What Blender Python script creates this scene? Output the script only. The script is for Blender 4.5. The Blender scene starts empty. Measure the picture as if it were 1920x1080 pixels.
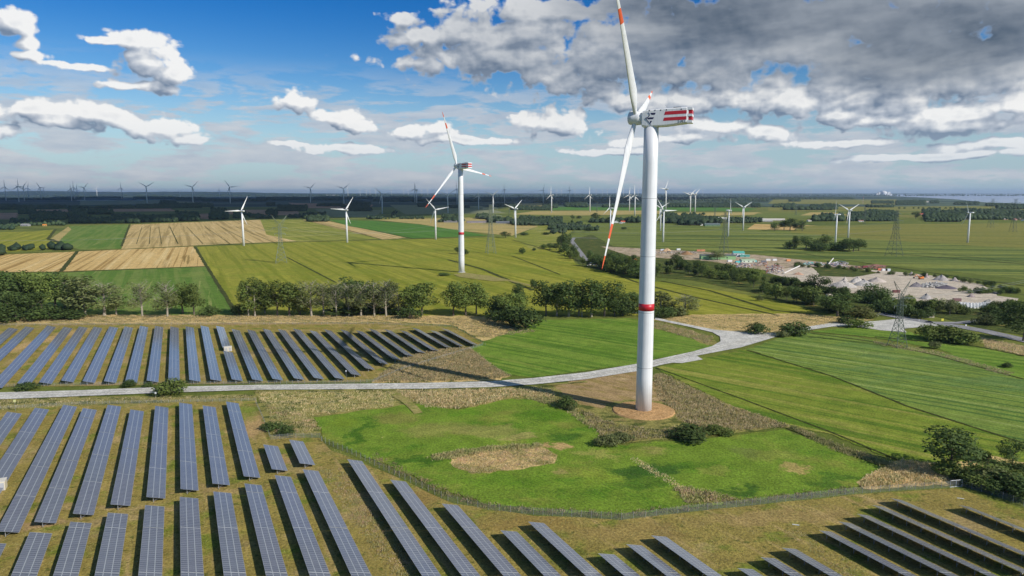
import bpy, math, random
import numpy as np
from math import radians, sin, cos, tan, atan, atan2, asin, hypot, pi, degrees, sqrt
from mathutils import Matrix, Vector

# ---------------------------------------------------------------- camera, sky, sun
S = bpy.context.scene
F = 1280.0; TH = atan(180 / F); CH = 91.0          # focal length in photo pixels, pitch, camera height
cam = bpy.data.cameras.new("camera"); cam.lens = 24; cam.sensor_width = 36
cam.clip_start = 1; cam.clip_end = 120000
co = bpy.data.objects.new("camera", cam); S.collection.objects.link(co)
co.location = (0, 0, CH); co.rotation_euler = (pi / 2 - TH, 0, 0); S.camera = co
S.view_settings.view_transform = 'Standard'; S.view_settings.look = 'None'
S.view_settings.exposure = 0.0; S.view_settings.gamma = 1

SUN_AZ = radians(-35); SUN_EL = radians(33)
sl = bpy.data.lights.new("sun", 'SUN'); sl.energy = 4.6; sl.angle = radians(0.5); sl.color = (1, .95, .87)
so = bpy.data.objects.new("sun", sl); S.collection.objects.link(so)
sdir = Vector((cos(SUN_AZ) * cos(SUN_EL), sin(SUN_AZ) * cos(SUN_EL), sin(SUN_EL)))
so.rotation_euler = sdir.to_track_quat('Z', 'Y').to_euler()
so.location = (300, -200, 400)

def pxdir(x, y):
    dx = (x - 960) / F; dy = -(y - 540) / F; c, s = cos(TH), sin(TH)
    v = Vector((dx, c + dy * s, -s + dy * c)); v.normalize(); return v
def P(x, y, z=0.0):
    v = pxdir(x, y); t = (z - CH) / v.z
    return Vector((v.x * t, v.y * t, z))
def hub_z(X, Y, yp):
    t = (540 - yp) / F; c, s = cos(TH), sin(TH)
    return CH + Y * (t * c - s) / (c + t * s)
def lin(r, g, b, k=1.0):
    f = lambda v: (v / 255 / 12.92 if v / 255 <= .04045 else ((v / 255 + .055) / 1.055) ** 2.4)
    return (f(r) * k, f(g) * k, f(b) * k, 1)

# ---------------------------------------------------------------- node helper
class NT:
    def __init__(s, tree): s.t = tree; s.n = tree.nodes; s.l = tree.links
    def new(s, typ, **kw):
        n = s.n.new(typ)
        for k, v in kw.items(): setattr(n, k, v)
        return n
    def put(s, sock, v):
        if hasattr(v, 'is_output'): s.l.new(v, sock)
        elif v is not None: sock.default_value = v
    def math(s, op, a, b=None, c=None, clamp=False):
        n = s.new('ShaderNodeMath', operation=op, use_clamp=clamp)
        for i, v in enumerate((a, b, c)):
            if v is not None: s.put(n.inputs[i], v)
        return n.outputs[0]
    def vmath(s, op, a, b=None, c=None, out=0):
        n = s.new('ShaderNodeVectorMath', operation=op)
        for i, v in enumerate((a, b, c)):
            if v is not None: s.put(n.inputs[i], v)
        return n.outputs[out]
    def noise(s, vec, scale, detail=4, rough=.55, dist=0.0, out=0):
        n = s.new('ShaderNodeTexNoise'); s.put(n.inputs['Vector'], vec)
        n.inputs['Scale'].default_value = scale; n.inputs['Detail'].default_value = detail
        n.inputs['Roughness'].default_value = rough; n.inputs['Distortion'].default_value = dist
        return n.outputs[out]
    def step(s, v, lo, hi, a=0.0, b=1.0):
        n = s.new('ShaderNodeMapRange', interpolation_type='SMOOTHSTEP'); s.put(n.inputs[0], v)
        n.inputs[1].default_value = lo; n.inputs[2].default_value = hi
        n.inputs[3].default_value = a; n.inputs[4].default_value = b
        return n.outputs[0]
    def mix(s, f, a, b, mode='MIX'):
        n = s.new('ShaderNodeMix', data_type='RGBA', blend_type=mode)
        s.put(n.inputs[0], f); s.put(n.inputs[6], a); s.put(n.inputs[7], b)
        return n.outputs[2]

# ---------------------------------------------------------------- world: Nishita sky with procedural clouds
W = bpy.data.worlds.new("World"); S.world = W; W.use_nodes = True
w = NT(W.node_tree); w.n.clear()
sky = w.new('ShaderNodeTexSky', sky_type='NISHITA'); sky.sun_disc = False
sky.sun_elevation = SUN_EL; sky.sun_rotation = pi / 2 - SUN_AZ
sky.altitude = 90; sky.air_density = 1.0; sky.dust_density = 0.4; sky.ozone_density = 3.0
def cloud_group():
    g = bpy.data.node_groups.new("cloud_field", 'ShaderNodeTree')
    g.interface.new_socket('v', in_out='INPUT', socket_type='NodeSocketVector')
    g.interface.new_socket('d', in_out='OUTPUT', socket_type='NodeSocketFloat')
    g.interface.new_socket('s', in_out='OUTPUT', socket_type='NodeSocketFloat')
    q = NT(g); gi = q.new('NodeGroupInput'); go = q.new('NodeGroupOutput'); v = gi.outputs[0]
    nv = q.noise(v, .11, 5, .55, 0, out=1)
    wv = q.vmath('MULTIPLY_ADD', q.vmath('SUBTRACT', nv, (.5, .5, .5)), (5.0, 2.2, 0), v)
    blobs = [(22,42,48,30),(45,78,40,22),(255,72,62,24),(205,70,60,12),(268,112,62,34),(318,138,46,18),(250,156,76,12),
             (50,208,95,30),(110,235,90,20),(200,215,80,27),(285,232,85,26),(355,250,55,14),(-20,250,70,18),
             (560,188,55,30),(640,216,60,17),(682,236,35,20),(795,246,62,17),(655,278,120,12),(560,272,60,8),
             (1040,228,96,26),(1000,232,50,16),(745,40,50,20),(800,72,100,26),(940,110,230,50),(1000,60,130,45),(1130,130,240,70),
             (1300,60,380,95),(1620,60,420,125),(1850,110,230,85),(1280,188,200,34),(1480,190,200,44),
             (1560,212,90,20),(1680,224,120,16),(1800,212,120,26),(1900,195,90,24),(1860,268,160,15),(1330,240,86,22),(1425,246,60,18),
             (60,100,70,14),(150,120,80,9),(1750,290,230,9),(1150,282,120,9),(1000,20,200,30),(1200,100,340,90),(1700,120,360,90),(1450,60,600,150),(1650,170,300,60),(1900,30,200,80),(905,75,150,60),(1780,235,200,26),(1600,262,160,10),(1240,262,150,12),(880,262,120,9)]
    cur = None
    for (x, y, rx, ry) in blobs:
        a = pxdir(x, y); az = degrees(atan2(a.x, a.y)); el = degrees(asin(a.z))
        b1 = pxdir(x + rx, y); b2 = pxdir(x, y - ry)
        dx = max(.3, degrees(atan2(b1.x, b1.y)) - az); dy = max(.25, degrees(asin(b2.z)) - el)
        L = q.vmath('LENGTH', q.vmath('MULTIPLY_ADD', wv, (1 / dx, 1 / dy, 0), (-az / dx, -el / dy, 0)), out=1)
        if cur is None: cur = L
        else: cur = q.math('SMOOTH_MIN', cur, L, .25)
    bl = q.math('MULTIPLY', q.math('SUBTRACT', 1.1, q.math('MINIMUM', cur, 3)), .95)
    vv = q.vmath('MULTIPLY', v, (1, 1.9, 1))
    n1 = q.noise(vv, .33, 7, .54, .2)
    n2 = q.noise(vv, .33, 2.5, .58, .2)
    vo = q.new('ShaderNodeTexVoronoi', feature='F1', voronoi_dimensions='2D'); q.put(vo.inputs['Vector'], q.vmath('MULTIPLY_ADD', q.noise(v, .5, 3, .6, 0, 1), (.9, .7, 0), v))
    vo.inputs['Scale'].default_value = .62; vo.inputs['Detail'].default_value = 2; vo.inputs['Roughness'].default_value = .5
    bil = q.math('MULTIPLY', q.math('SUBTRACT', .46, vo.outputs['Distance']), .6)
    q.put(go.inputs[0], q.math('ADD', q.math('ADD', bl, bil), q.math('MULTIPLY', q.math('SUBTRACT', n1, .47), 1.7)))
    q.put(go.inputs[1], q.math('ADD', bl, q.math('MULTIPLY', q.math('SUBTRACT', n2, .47), 1.9))); return g
cg = cloud_group()
tc = w.new('ShaderNodeTexCoord').outputs['Generated']
sep = w.new('ShaderNodeSeparateXYZ'); w.put(sep.inputs[0], tc)
az = w.math('MULTIPLY', w.math('ARCTAN2', sep.outputs[0], sep.outputs[1]), 180 / pi)
el = w.math('MULTIPLY', w.math('ARCSINE', sep.outputs[2]), 180 / pi)
cmb = w.new('ShaderNodeCombineXYZ'); w.put(cmb.inputs[0], az); w.put(cmb.inputs[1], el); av = cmb.outputs[0]
def grp(v):
    n = w.new('ShaderNodeGroup'); n.node_tree = cg; w.put(n.inputs[0], v); return n.outputs
g0 = grp(av); g1 = grp(w.vmath('ADD', av, (.7, 1.1, 0))); g2 = grp(w.vmath('ADD', av, (.25, .42, 0))); d0 = g0[0]
cover = w.step(d0, -.02, .30)
# the big heavy cloud in the upper right is thicker and so darker underneath
def region(x, y, rx, ry):
    a = pxdir(x, y); A = degrees(atan2(a.x, a.y)); E = degrees(asin(a.z))
    dx = rx / 24; dy = ry / 24
    L = w.vmath('LENGTH', w.vmath('MULTIPLY_ADD', av, (1 / dx, 1 / dy, 0), (-A / dx, -E / dy, 0)), out=1)
    return w.step(L, .35, 1.5, 1, 0)
dark = w.math('MAXIMUM', w.math('MAXIMUM', region(1480, -10, 460, 120), region(1760, 60, 260, 90)), w.math('MULTIPLY', region(1290, 110, 330, 70), .55))
grey = w.math('MAXIMUM', dark, w.math('MULTIPLY', region(1150, 70, 500, 130), .45))
layer = w.noise(w.vmath('MULTIPLY', av, (.055, .22, 0)), 1.0, 6, .55, .3)
lit = w.math('MULTIPLY_ADD', w.math('SUBTRACT', g0[1], g1[1]), .75, .56)
lit = w.math('MULTIPLY_ADD', w.math('SUBTRACT', d0, g2[0]), .62, lit, clamp=True)
lit = w.math('SUBTRACT', lit, w.math('MULTIPLY', w.step(d0, .5, 1.5), .22), clamp=True)
lay = w.step(layer, .36, .64, .12, .95)
gm = w.math('MULTIPLY', w.step(grey, .1, .8), .66)
lit = w.math('ADD', w.math('MULTIPLY', lit, w.math('SUBTRACT', 1, gm)), w.math('MULTIPLY', lay, gm), clamp=True)
cc = w.new('ShaderNodeValToRGB'); w.put(cc.inputs[0], lit)
r = cc.color_ramp; r.elements[0].position = 0.05; r.elements[0].color = lin(118, 136, 160)
r.elements[1].position = .95; r.elements[1].color = lin(246, 246, 245)
e = r.elements.new(.5); e.color = lin(185, 193, 205)
cd = w.new('ShaderNodeValToRGB'); w.put(cd.inputs[0], lit)
r = cd.color_ramp; r.elements[0].position = 0.1; r.elements[0].color = lin(66, 84, 104)
r.elements[1].position = 1; r.elements[1].color = lin(150, 158, 168)
ccol = w.mix(w.step(d0, .32, .02, 0, .55), w.mix(grey, cc.outputs[0], cd.outputs[0]), lin(196, 204, 214))
# thin bands of far cloud near the horizon
bn = w.noise(w.vmath('MULTIPLY', av, (.13, .62, 0)), 1.0, 8, .62, .2)
bcov = w.math('MULTIPLY', w.step(bn, .44, .54), w.math('MULTIPLY', w.step(el, 10.5, 5.5), w.step(el, -.5, .8)))
bcol = w.mix(w.noise(w.vmath('MULTIPLY', av, (.3, 1.4, 0)), 1.0, 6, .6), lin(146, 166, 192), lin(226, 224, 224))
skyc = w.vmath('MULTIPLY', sky.outputs[0], (.105, .105, .105))
hs = w.new('ShaderNodeHueSaturation'); w.put(hs.inputs['Color'], skyc); hs.inputs['Saturation'].default_value = 1.25
deep = w.mix(w.step(el, 2.0, 16.0), (1, 1, 1, 1), (.12, .56, .92, 1))
base = w.mix(1.0, hs.outputs[0], deep, 'MULTIPLY')
base = w.mix(w.math('MULTIPLY', w.step(el, 9.0, 0.0), .75), base, lin(160, 192, 214))
base = w.mix(w.math('MULTIPLY', bcov, .85), base, bcol)
ccol = w.mix(w.math('MULTIPLY', w.step(el, 6.0, 0.0), .55), ccol, lin(176, 194, 212))
fin = w.mix(w.math('MULTIPLY', cover, .97), base, ccol)
bg = w.new('ShaderNodeBackground'); w.put(bg.inputs[0], fin); bg.inputs[1].default_value = 1.0
out = w.new('ShaderNodeOutputWorld'); w.l.new(bg.outputs[0], out.inputs[0])
W.cycles.sampling_method = 'MANUAL'; W.cycles.sample_map_resolution = 512

# ---------------------------------------------------------------- scene helpers
C = S.collection
def tag(o, label=None, cat=None, group=None, kind=None):
    if label: o['label'] = label
    if cat: o['category'] = cat
    if group: o['group'] = group
    if kind: o['kind'] = kind
    return o
def empty(name, loc=(0, 0, 0), rz=0, label=None, cat=None, group=None):
    o = bpy.data.objects.new(name, None); C.objects.link(o); o.location = loc; o.rotation_euler = (0, 0, rz)
    o.empty_display_size = 1
    return tag(o, label, cat, group)
def link(name, me, parent=None, loc=None, rot=None, sc=None):
    o = bpy.data.objects.new(name, me); C.objects.link(o)
    if parent: o.parent = parent
    if loc is not None: o.location = loc
    if rot is not None: o.rotation_euler = rot
    if sc is not None: o.scale = sc
    return o
class MB:
    def __init__(s): s.v = []; s.f = []; s.m = []
    def add(s, vs, fs, mi=0):
        k = len(s.v); s.v += [tuple(p) for p in vs]; s.f += [tuple(i + k for i in f) for f in fs]; s.m += [mi] * len(fs)
    def box(s, c, d, rz=0, mi=0, M=None):
        x, y, z = d[0] / 2, d[1] / 2, d[2] / 2
        vs = [Vector((a * x, b * y, e * z)) for a in (-1, 1) for b in (-1, 1) for e in (-1, 1)]
        if rz: R_ = Matrix.Rotation(rz, 3, 'Z'); vs = [R_ @ v for v in vs]
        vs = [v + Vector(c) for v in vs]
        if M: vs = [M @ v for v in vs]
        s.add(vs, [(0, 1, 3, 2), (4, 6, 7, 5), (0, 4, 5, 1), (2, 3, 7, 6), (0, 2, 6, 4), (1, 5, 7, 3)], mi)
    def tube(s, a, b, ra, rb=None, n=6, mi=0, cap=True):
        a = Vector(a); b = Vector(b); rb = ra if rb is None else rb
        d = (b - a); q = d.to_track_quat('Z', 'Y')
        ra_ = [a + q @ Vector((cos(2 * pi * i / n) * ra, sin(2 * pi * i / n) * ra, 0)) for i in range(n)]
        rb_ = [b + q @ Vector((cos(2 * pi * i / n) * rb, sin(2 * pi * i / n) * rb, 0)) for i in range(n)]
        fs = [(i, (i + 1) % n, n + (i + 1) % n, n + i) for i in range(n)]
        if cap: fs += [tuple(range(n))[::-1], tuple(range(n, 2 * n))]
        s.add(ra_ + rb_, fs, mi)
    def loft(s, rings, mi=0, cap=True, mis=None):
        n = len(rings[0]); vs = [p for r_ in rings for p in r_]
        k = len(s.v); s.v += [tuple(p) for p in vs]
        for j in range(len(rings) - 1):
            for i in range(n):
                s.f.append((k + j * n + i, k + j * n + (i + 1) % n, k + (j + 1) * n + (i + 1) % n, k + (j + 1) * n + i))
                s.m.append(mis[j] if mis else mi)
        if cap:
            s.f.append(tuple(k + i for i in range(n))[::-1]); s.m.append(mis[0] if mis else mi)
            s.f.append(tuple(k + (len(rings) - 1) * n + i for i in range(n))); s.m.append(mis[-1] if mis else mi)
    def mesh(s, name, mats, smooth=False):
        me = bpy.data.meshes.new(name); me.from_pydata(s.v, [], s.f)
        for m in (mats if isinstance(mats, (list, tuple)) else [mats]): me.materials.append(m)
        if max(s.m or [0]) > 0: me.polygons.foreach_set('material_index', s.m)
        if smooth: me.polygons.foreach_set('use_smooth', [True] * len(s.f))
        me.update(); return me
    def build(s, name, mats, parent=None, smooth=False, **kw): return link(name, s.mesh(name, mats, smooth), parent, **kw)
def np_mesh(name, V, Fc, mats, mi=None, smooth=False):
    """V (n,3) float, Fc (m,k) int"""
    me = bpy.data.meshes.new(name); V = np.asarray(V, np.float32); Fc = np.asarray(Fc, np.int32); k = Fc.shape[1]
    me.vertices.add(len(V)); me.vertices.foreach_set('co', V.ravel())
    me.loops.add(Fc.size); me.loops.foreach_set('vertex_index', Fc.ravel())
    me.polygons.add(len(Fc)); me.polygons.foreach_set('loop_start', np.arange(len(Fc), dtype=np.int32) * k)
    for m in (mats if isinstance(mats, (list, tuple)) else [mats]): me.materials.append(m)
    if mi is not None: me.polygons.foreach_set('material_index', np.asarray(mi, np.int32))
    if smooth: me.polygons.foreach_set('use_smooth', np.ones(len(Fc), bool))
    me.update(calc_edges=True); return me
ONES = ['', 'first', 'second', 'third', 'fourth', 'fifth', 'sixth', 'seventh', 'eighth', 'ninth', 'tenth', 'eleventh', 'twelfth', 'thirteenth',
        'fourteenth', 'fifteenth', 'sixteenth', 'seventeenth', 'eighteenth', 'nineteenth']
def ordn(n):
    if n < 20: return ONES[n]
    T = {2: ('twenty', 'twentieth'), 3: ('thirty', 'thirtieth'), 4: ('forty', 'fortieth'), 5: ('fifty', 'fiftieth'), 6: ('sixty', 'sixtieth'),
         7: ('seventy', 'seventieth'), 8: ('eighty', 'eightieth'), 9: ('ninety', 'ninetieth')}
    if n >= 100: return 'hundred and ' + (ordn(n - 100) if n > 100 else 'first')
    return T[n // 10][1] if n % 10 == 0 else T[n // 10][0] + '-' + ONES[n % 10]

# ---------------------------------------------------------------- materials
def simple(name, col, rough=.6, metal=0, spec=.5, vary=0.0, vscale=1.0, bump=0, objrand=0, streak=0):
    m = bpy.data.materials.new(name); m.use_nodes = True; q = NT(m.node_tree); b = q.n['Principled BSDF']
    b.inputs['Roughness'].default_value = rough; b.inputs['Metallic'].default_value = metal
    b.inputs['Specular IOR Level'].default_value = spec
    c = col
    pos = q.new('ShaderNodeNewGeometry').outputs['Position']
    nz = q.noise(pos, vscale, 5, .6)
    v = max(vary, .04)
    f = q.step(nz, .3, .7, 1 - v, 1 + v)
    if streak: f = q.math('MULTIPLY', f, q.step(q.noise(q.vmath('MULTIPLY', pos, (1.6, 1.6, .035)), 1.0, 5, .65), .42, .72, 1, 1 - streak))
    if objrand:
        oi = q.new('ShaderNodeObjectInfo').outputs['Random']; f = q.math('MULTIPLY', f, q.math('MULTIPLY_ADD', oi, objrand, 1 - objrand / 2))
    c = q.vmath('SCALE', c[:3]); q.put(c.node.inputs['Scale'], f)
    q.put(b.inputs['Base Color'], c)
    if bump:
        bn = q.new('ShaderNodeBump'); bn.inputs['Distance'].default_value = bump; q.put(bn.inputs['Height'], nz)
        q.put(b.inputs['Normal'], bn.outputs[0])
    return m
def land(name, base, layers=(), bump=.25, bscale=1.3, rough=.95, patches=()):
    """base colour plus layers (colour, angle_deg, size_across, size_along, lo, hi, strength)"""
    m = bpy.data.materials.new(name); m.use_nodes = True; q = NT(m.node_tree); b = q.n['Principled BSDF']
    b.inputs['Roughness'].default_value = rough; b.inputs['Specular IOR Level'].default_value = .15
    pos = q.new('ShaderNodeNewGeometry').outputs['Position']
    c = q.vmath('ADD', base[:3], (0, 0, 0))
    for i, (col, ang, sa, sl_, lo, hi, st) in enumerate(layers):
        mp = q.new('ShaderNodeMapping'); mp.vector_type = 'TEXTURE'
        mp.inputs['Rotation'].default_value = (0, 0, radians(ang)); mp.inputs['Scale'].default_value = (sl_, sa, 1e4)
        mp.inputs['Location'].default_value = (37.7 * i, 91.3 * i, 0)
        q.put(mp.inputs[0], pos)
        nz = q.noise(mp.outputs[0], 1.0, 5 if sa < 30 else 7, .6, .15 if sa == sl_ else 0)
        c = q.mix(q.math('MULTIPLY', q.step(nz, lo, hi), st), c, col)
    if patches:
        wv = q.vmath('MULTIPLY_ADD', q.vmath('SUBTRACT', q.noise(pos, .09, 5, .65, 0, 1), (.5, .5, .5)), (26, 26, 0), pos)
        for (x, y, rx, ry, col, st) in patches:
            c0 = P(x, y); ax = abs(P(x + rx, y).x - c0.x); ay = (P(x, y - ry).y - P(x, y + ry).y) / 2
            L = q.vmath('LENGTH', q.vmath('MULTIPLY', q.vmath('SUBTRACT', wv, (c0.x, c0.y, 0)), (1 / ax, 1 / ay, 0)), out=1)
            c = q.mix(q.step(L, .5, 1.25, st, 0), c, col)
    g = q.noise(pos, 1.3, 6, .72); g2 = q.noise(pos, .13, 5, .6)
    f = q.math('MULTIPLY', q.step(g, .3, .7, .62, 1.42), q.step(g2, .3, .7, .88, 1.18))
    v = q.vmath('SCALE', c); q.put(v.node.inputs['Scale'], f); q.put(b.inputs['Base Color'], v)
    if bump:
        bn = q.new('ShaderNodeBump'); bn.inputs['Distance'].default_value = bump; bn.inputs['Strength'].default_value = 1
        q.put(bn.inputs['Height'], q.noise(pos, bscale, 5, .7)); q.put(b.inputs['Normal'], bn.outputs[0])
    return m
G = lin
RA = -64.0   # solar row direction (degrees)
M = {}
M['ground'] = land('ground_grass', G(112, 118, 50), [(G(84, 98, 38), 0, 260, 260, .42, .6, .8), (G(142, 128, 70), 20, 400, 700, .52, .66, .6), (G(62, 74, 34), -30, 60, 600, .56, .62, .5)])
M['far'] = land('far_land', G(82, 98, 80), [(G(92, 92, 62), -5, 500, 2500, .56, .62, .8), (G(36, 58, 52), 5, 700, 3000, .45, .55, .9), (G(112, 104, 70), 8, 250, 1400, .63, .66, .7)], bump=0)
M['solar'] = land('solar_field_grass', G(146, 130, 68), [(G(108, 122, 38), 20, 10, 14, .5, .66, .8), (G(176, 150, 100), RA, 3.5, 26, .52, .68, .7), (G(84, 92, 36), 0, 2.2, 3, .58, .66, .8), (G(170, 146, 102), 0, 25, 30, .55, .66, .7)], bump=.35, patches=[(1180, 1000, 130, 22, G(150, 128, 74), .8), (1450, 970, 160, 16, G(158, 134, 84), .8), (1000, 985, 90, 16, G(146, 122, 66), .8), (800, 930, 60, 16, G(150, 124, 70), .8),
    (480, 800, 40, 22, G(178, 146, 100), .85), (520, 860, 60, 8, G(166, 138, 92), .8), (690, 850, 50, 8, G(160, 134, 84), .8), (60, 985, 60, 8, G(172, 142, 100), .8), (80, 640, 20, 22, G(184, 154, 104), .9), (1060, 1040, 40, 10, G(104, 104, 42), .7), (150, 960, 260, 5, G(170, 142, 98), .6), (400, 915, 90, 4, G(168, 140, 96), .6),
    (620, 700, 40, 5, G(150, 136, 74), .5), (420, 730, 500, 3, G(134, 130, 66), .6), (470, 768, 30, 12, G(104, 128, 34), .7), (300, 607, 500, 2.2, G(176, 142, 98), .6)])
M['meadow'] = land('bright_meadow_grass', G(110, 134, 42), [(G(74, 114, 24), 10, 22, 34, .5, .64, .75), (G(140, 138, 62), 0, 18, 26, .52, .66, .6), (G(120, 142, 46), -50, 1.6, 40, .5, .62, .45), (G(190, 170, 112), 0, 3, 5, .70, .74, .8)], bump=.3, patches=[(675, 813, 16, 30, G(62, 100, 22), .85), (738, 786, 42, 12, G(132, 130, 62), .8), (816, 805, 62, 14, G(140, 138, 70), .75), (914, 809, 75, 11, G(146, 140, 76), .7), (640, 795, 30, 10, G(120, 140, 40), .6),
    (1044, 837, 24, 6, G(182, 150, 100), .95), (973, 821, 40, 5, G(156, 146, 84), .8), (1060, 818, 36, 9, G(60, 96, 26), .85), (1020, 780, 50, 12, G(78, 118, 22), .7), (781, 864, 55, 9, G(60, 98, 22), .85), (1059, 884, 12, 12, G(158, 146, 84), .8), (1126, 852, 50, 7, G(150, 148, 74), .8),
    (1188, 886, 46, 13, G(58, 92, 28), .9), (1232, 880, 50, 15, G(60, 94, 30), .9), (1210, 905, 60, 10, G(66, 102, 26), .7), (1126, 892, 40, 16, G(126, 146, 44), .5), (950, 900, 90, 14, G(88, 126, 26), .5), (1460, 856, 66, 12, G(132, 138, 60), .7), (1492, 882, 24, 7, G(168, 148, 88), .9), (1390, 922, 46, 9, G(58, 92, 28), .85),
    (1560, 902, 60, 10, G(72, 106, 30), .8), (1400, 852, 40, 9, G(104, 116, 52), .7), (1225, 845, 30, 6, G(150, 144, 78), .7), (1330, 880, 30, 8, G(136, 140, 62), .6), (880, 775, 30, 6, G(90, 130, 26), .6)])
M['meadow2'] = land('mown_meadow_grass', G(114, 138, 50), [(G(76, 110, 30), -38, 4.5, 160, .48, .58, .85), (G(140, 150, 66), -40, 6, 90, .54, .66, .6), (G(86, 120, 30), 0, 30, 40, .5, .62, .5)], bump=.25)
M['pasture'] = land('olive_pasture', G(122, 134, 46), [(G(78, 108, 26), -41, 5, 300, .47, .60, .85), (G(152, 146, 72), -41, 7, 220, .53, .63, .75), (G(74, 106, 22), 0, 45, 60, .52, .62, .5), (G(196, 182, 120), 0, 3, 4, .72, .75, .7)], bump=.25)
M['pasture2'] = land('dark_crop_field', G(116, 134, 56), [(G(76, 106, 44), -41, 3.4, 300, .48, .56, .95), (G(142, 154, 82), -41, 6, 200, .54, .62, .8), (G(92, 120, 64), 0, 30, 50, .52, .62, .6)], bump=.25)
M['yellow'] = land('yellow_green_field', G(142, 140, 50), [(G(116, 122, 30), -64, 10, 500, .46, .58, .8), (G(164, 158, 60), -64, 16, 300, .54, .66, .7), (G(122, 132, 40), 0, 90, 130, .5, .62, .6)], bump=.2)
M['yellow2'] = land('olive_hay_field', G(138, 140, 58), [(G(108, 116, 40), -60, 12, 400, .46, .56, .7), (G(160, 152, 84), 10, 90, 130, .5, .62, .6)], bump=.2)
M['brown'] = land('bare_brown_field', G(186, 140, 116), [(G(110, 96, 72), 10, 60, 200, .5, .6, .6)], bump=0)
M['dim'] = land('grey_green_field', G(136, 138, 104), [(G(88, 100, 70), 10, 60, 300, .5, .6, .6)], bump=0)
M['greenL'] = land('green_strip_field', G(110, 128, 58), [(G(84, 116, 38), -113 + 50, 12, 400, .45, .56, .8), (G(150, 152, 88), -66, 5, 200, .6, .68, .7), (G(132, 140, 70), 0, 60, 70, .54, .66, .6)], bump=.2)
M['dgreen'] = land('deep_green_field', G(82, 122, 44), [(G(66, 106, 34), -62, 14, 400, .45, .58, .7)], bump=.2)
M['tan'] = land('stubble_field', G(192, 166, 112), [(G(150, 128, 78), -64, 9, 600, .48, .6, .8), (G(212, 186, 134), -64, 14, 300, .54, .66, .7), (G(150, 136, 74), 0, 60, 90, .56, .68, .4)], bump=.1)
M['tan2'] = land('harvested_grain_field', G(204, 172, 112), [(G(150, 118, 62), -66, 5, 600, .50, .6, .85), (G(218, 192, 138), -66, 9, 400, .52, .64, .7), (G(126, 104, 50), -66, 20, 700, .62, .66, .8)], bump=.1)
M['tan3'] = land('pale_hay_field', G(176, 156, 98), [(G(146, 138, 80), -20, 50, 300, .48, .62, .8)], bump=.1)
M['rfield'] = land('far_right_field', G(124, 130, 60), [(G(64, 88, 38), -6, 22, 800, .45, .56, .8), (G(118, 126, 62), -4, 60, 900, .54, .64, .7), (G(46, 64, 34), -8, 9, 500, .60, .64, .7)], bump=.2)
M['rfield2'] = land('far_olive_field', G(128, 124, 58), [(G(104, 112, 50), -6, 60, 900, .47, .6, .7), (G(146, 136, 74), -3, 90, 700, .56, .66, .6)], bump=.2)
M['reedbed'] = land('dry_reed_ground', G(206, 178, 120), [(G(134, 128, 66), -30, 5, 22, .48, .62, .85), (G(190, 160, 100), 0, 6, 9, .56, .66, .7), (G(86, 84, 40), 0, 3, 4, .6, .68, .7)], bump=.6, bscale=.9)
M['weed'] = land('weedy_ground', G(146, 138, 76), [(G(70, 84, 34), 0, 5, 9, .48, .6, .85), (G(156, 136, 84), 0, 8, 12, .56, .66, .7)], bump=.6, bscale=.9)
M['soil'] = land('dry_soil', G(160, 134, 94), [(G(134, 118, 62), -40, 4, 14, .48, .62, .75), (G(190, 164, 122), -35, 8, 18, .56, .68, .8)], bump=.15)
M['sand'] = land('brown_sand_mound', G(182, 144, 98), [(G(150, 112, 66), 0, 2, 2, .5, .66, .6)], bump=.12)
M['road'] = land('pale_concrete_track', G(196, 192, 184), [(G(184, 178, 166), -30, 2.2, 50, .5, .64, .4), (G(206, 202, 194), 0, 7, 9, .52, .66, .4)], bump=.03)
M['asphalt'] = land('grey_asphalt', G(142, 140, 142), [(G(120, 118, 120), -12, 1.4, 60, .5, .62, .6)], bump=.02)
M['gravelyard'] = land('gravel_yard_ground', G(196, 182, 164), [(G(176, 160, 142), 0, 8, 30, .5, .62, .7), (G(150, 136, 120), 0, 3, 14, .62, .68, .6)], bump=.15)
M['scrapyard'] = land('scrap_yard_ground', G(182, 162, 138), [(G(120, 104, 84), 0, 7, 10, .5, .62, .8), (G(92, 98, 50), 0, 14, 20, .56, .64, .8)], bump=.3)
M['ditch'] = land('ditch_bank', G(72, 78, 34), [(G(44, 52, 24), 0, 2, 3, .5, .62, .8), (G(108, 96, 60), 0, 4, 6, .58, .66, .6)], bump=.6)
M['path'] = land('trodden_path', G(150, 138, 84), [(G(120, 128, 54), 0, 3, 5, .5, .62, .7)], bump=.1)
M['shrubland'] = land('rough_shrub_ground', G(84, 92, 40), [(G(56, 70, 30), 0, 8, 12, .46, .58, .8), (G(136, 118, 60), 0, 12, 18, .58, .66, .8)], bump=.8, bscale=.5)
M['water'] = simple('river_water', G(150, 166, 190), .25, vary=.05, vscale=.002)
M['white'] = simple('white_turbine_paint', (.80, .80, .80, 1), .38, vary=.03, vscale=.15, streak=.16)
M['white2'] = simple('offwhite_turbine_paint', (.72, .72, .70, 1), .45, vary=.05, vscale=.15)
M['redp'] = simple('red_marking_paint', (.56, .018, .03, 1), .4)
M['orange'] = simple('orange_red_marking', (.75, .13, .05, 1), .45)
M['navy'] = simple('navy_lettering', (.012, .014, .07, 1), .5)
M['dark'] = simple('dark_fitting', (.03, .03, .033, 1), .6)
M['seam'] = simple('grey_seam', (.42, .42, .42, 1), .6)
M['galv'] = simple('galvanised_steel', (.42, .43, .44, 1), .45, .5, vary=.12, vscale=3)
M['lattice'] = simple('green_grey_lattice_steel', (.085, .115, .09, 1), .6, vary=.15, vscale=1)
M['latticeL'] = simple('pale_lattice_steel', (.17, .20, .14, 1), .6, vary=.15, vscale=1)
M['wire'] = simple('conductor_wire', (.35, .36, .36, 1), .5)
M['bark'] = simple('grey_brown_bark', (.15, .12, .09, 1), .9, vary=.3, vscale=2)
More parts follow.
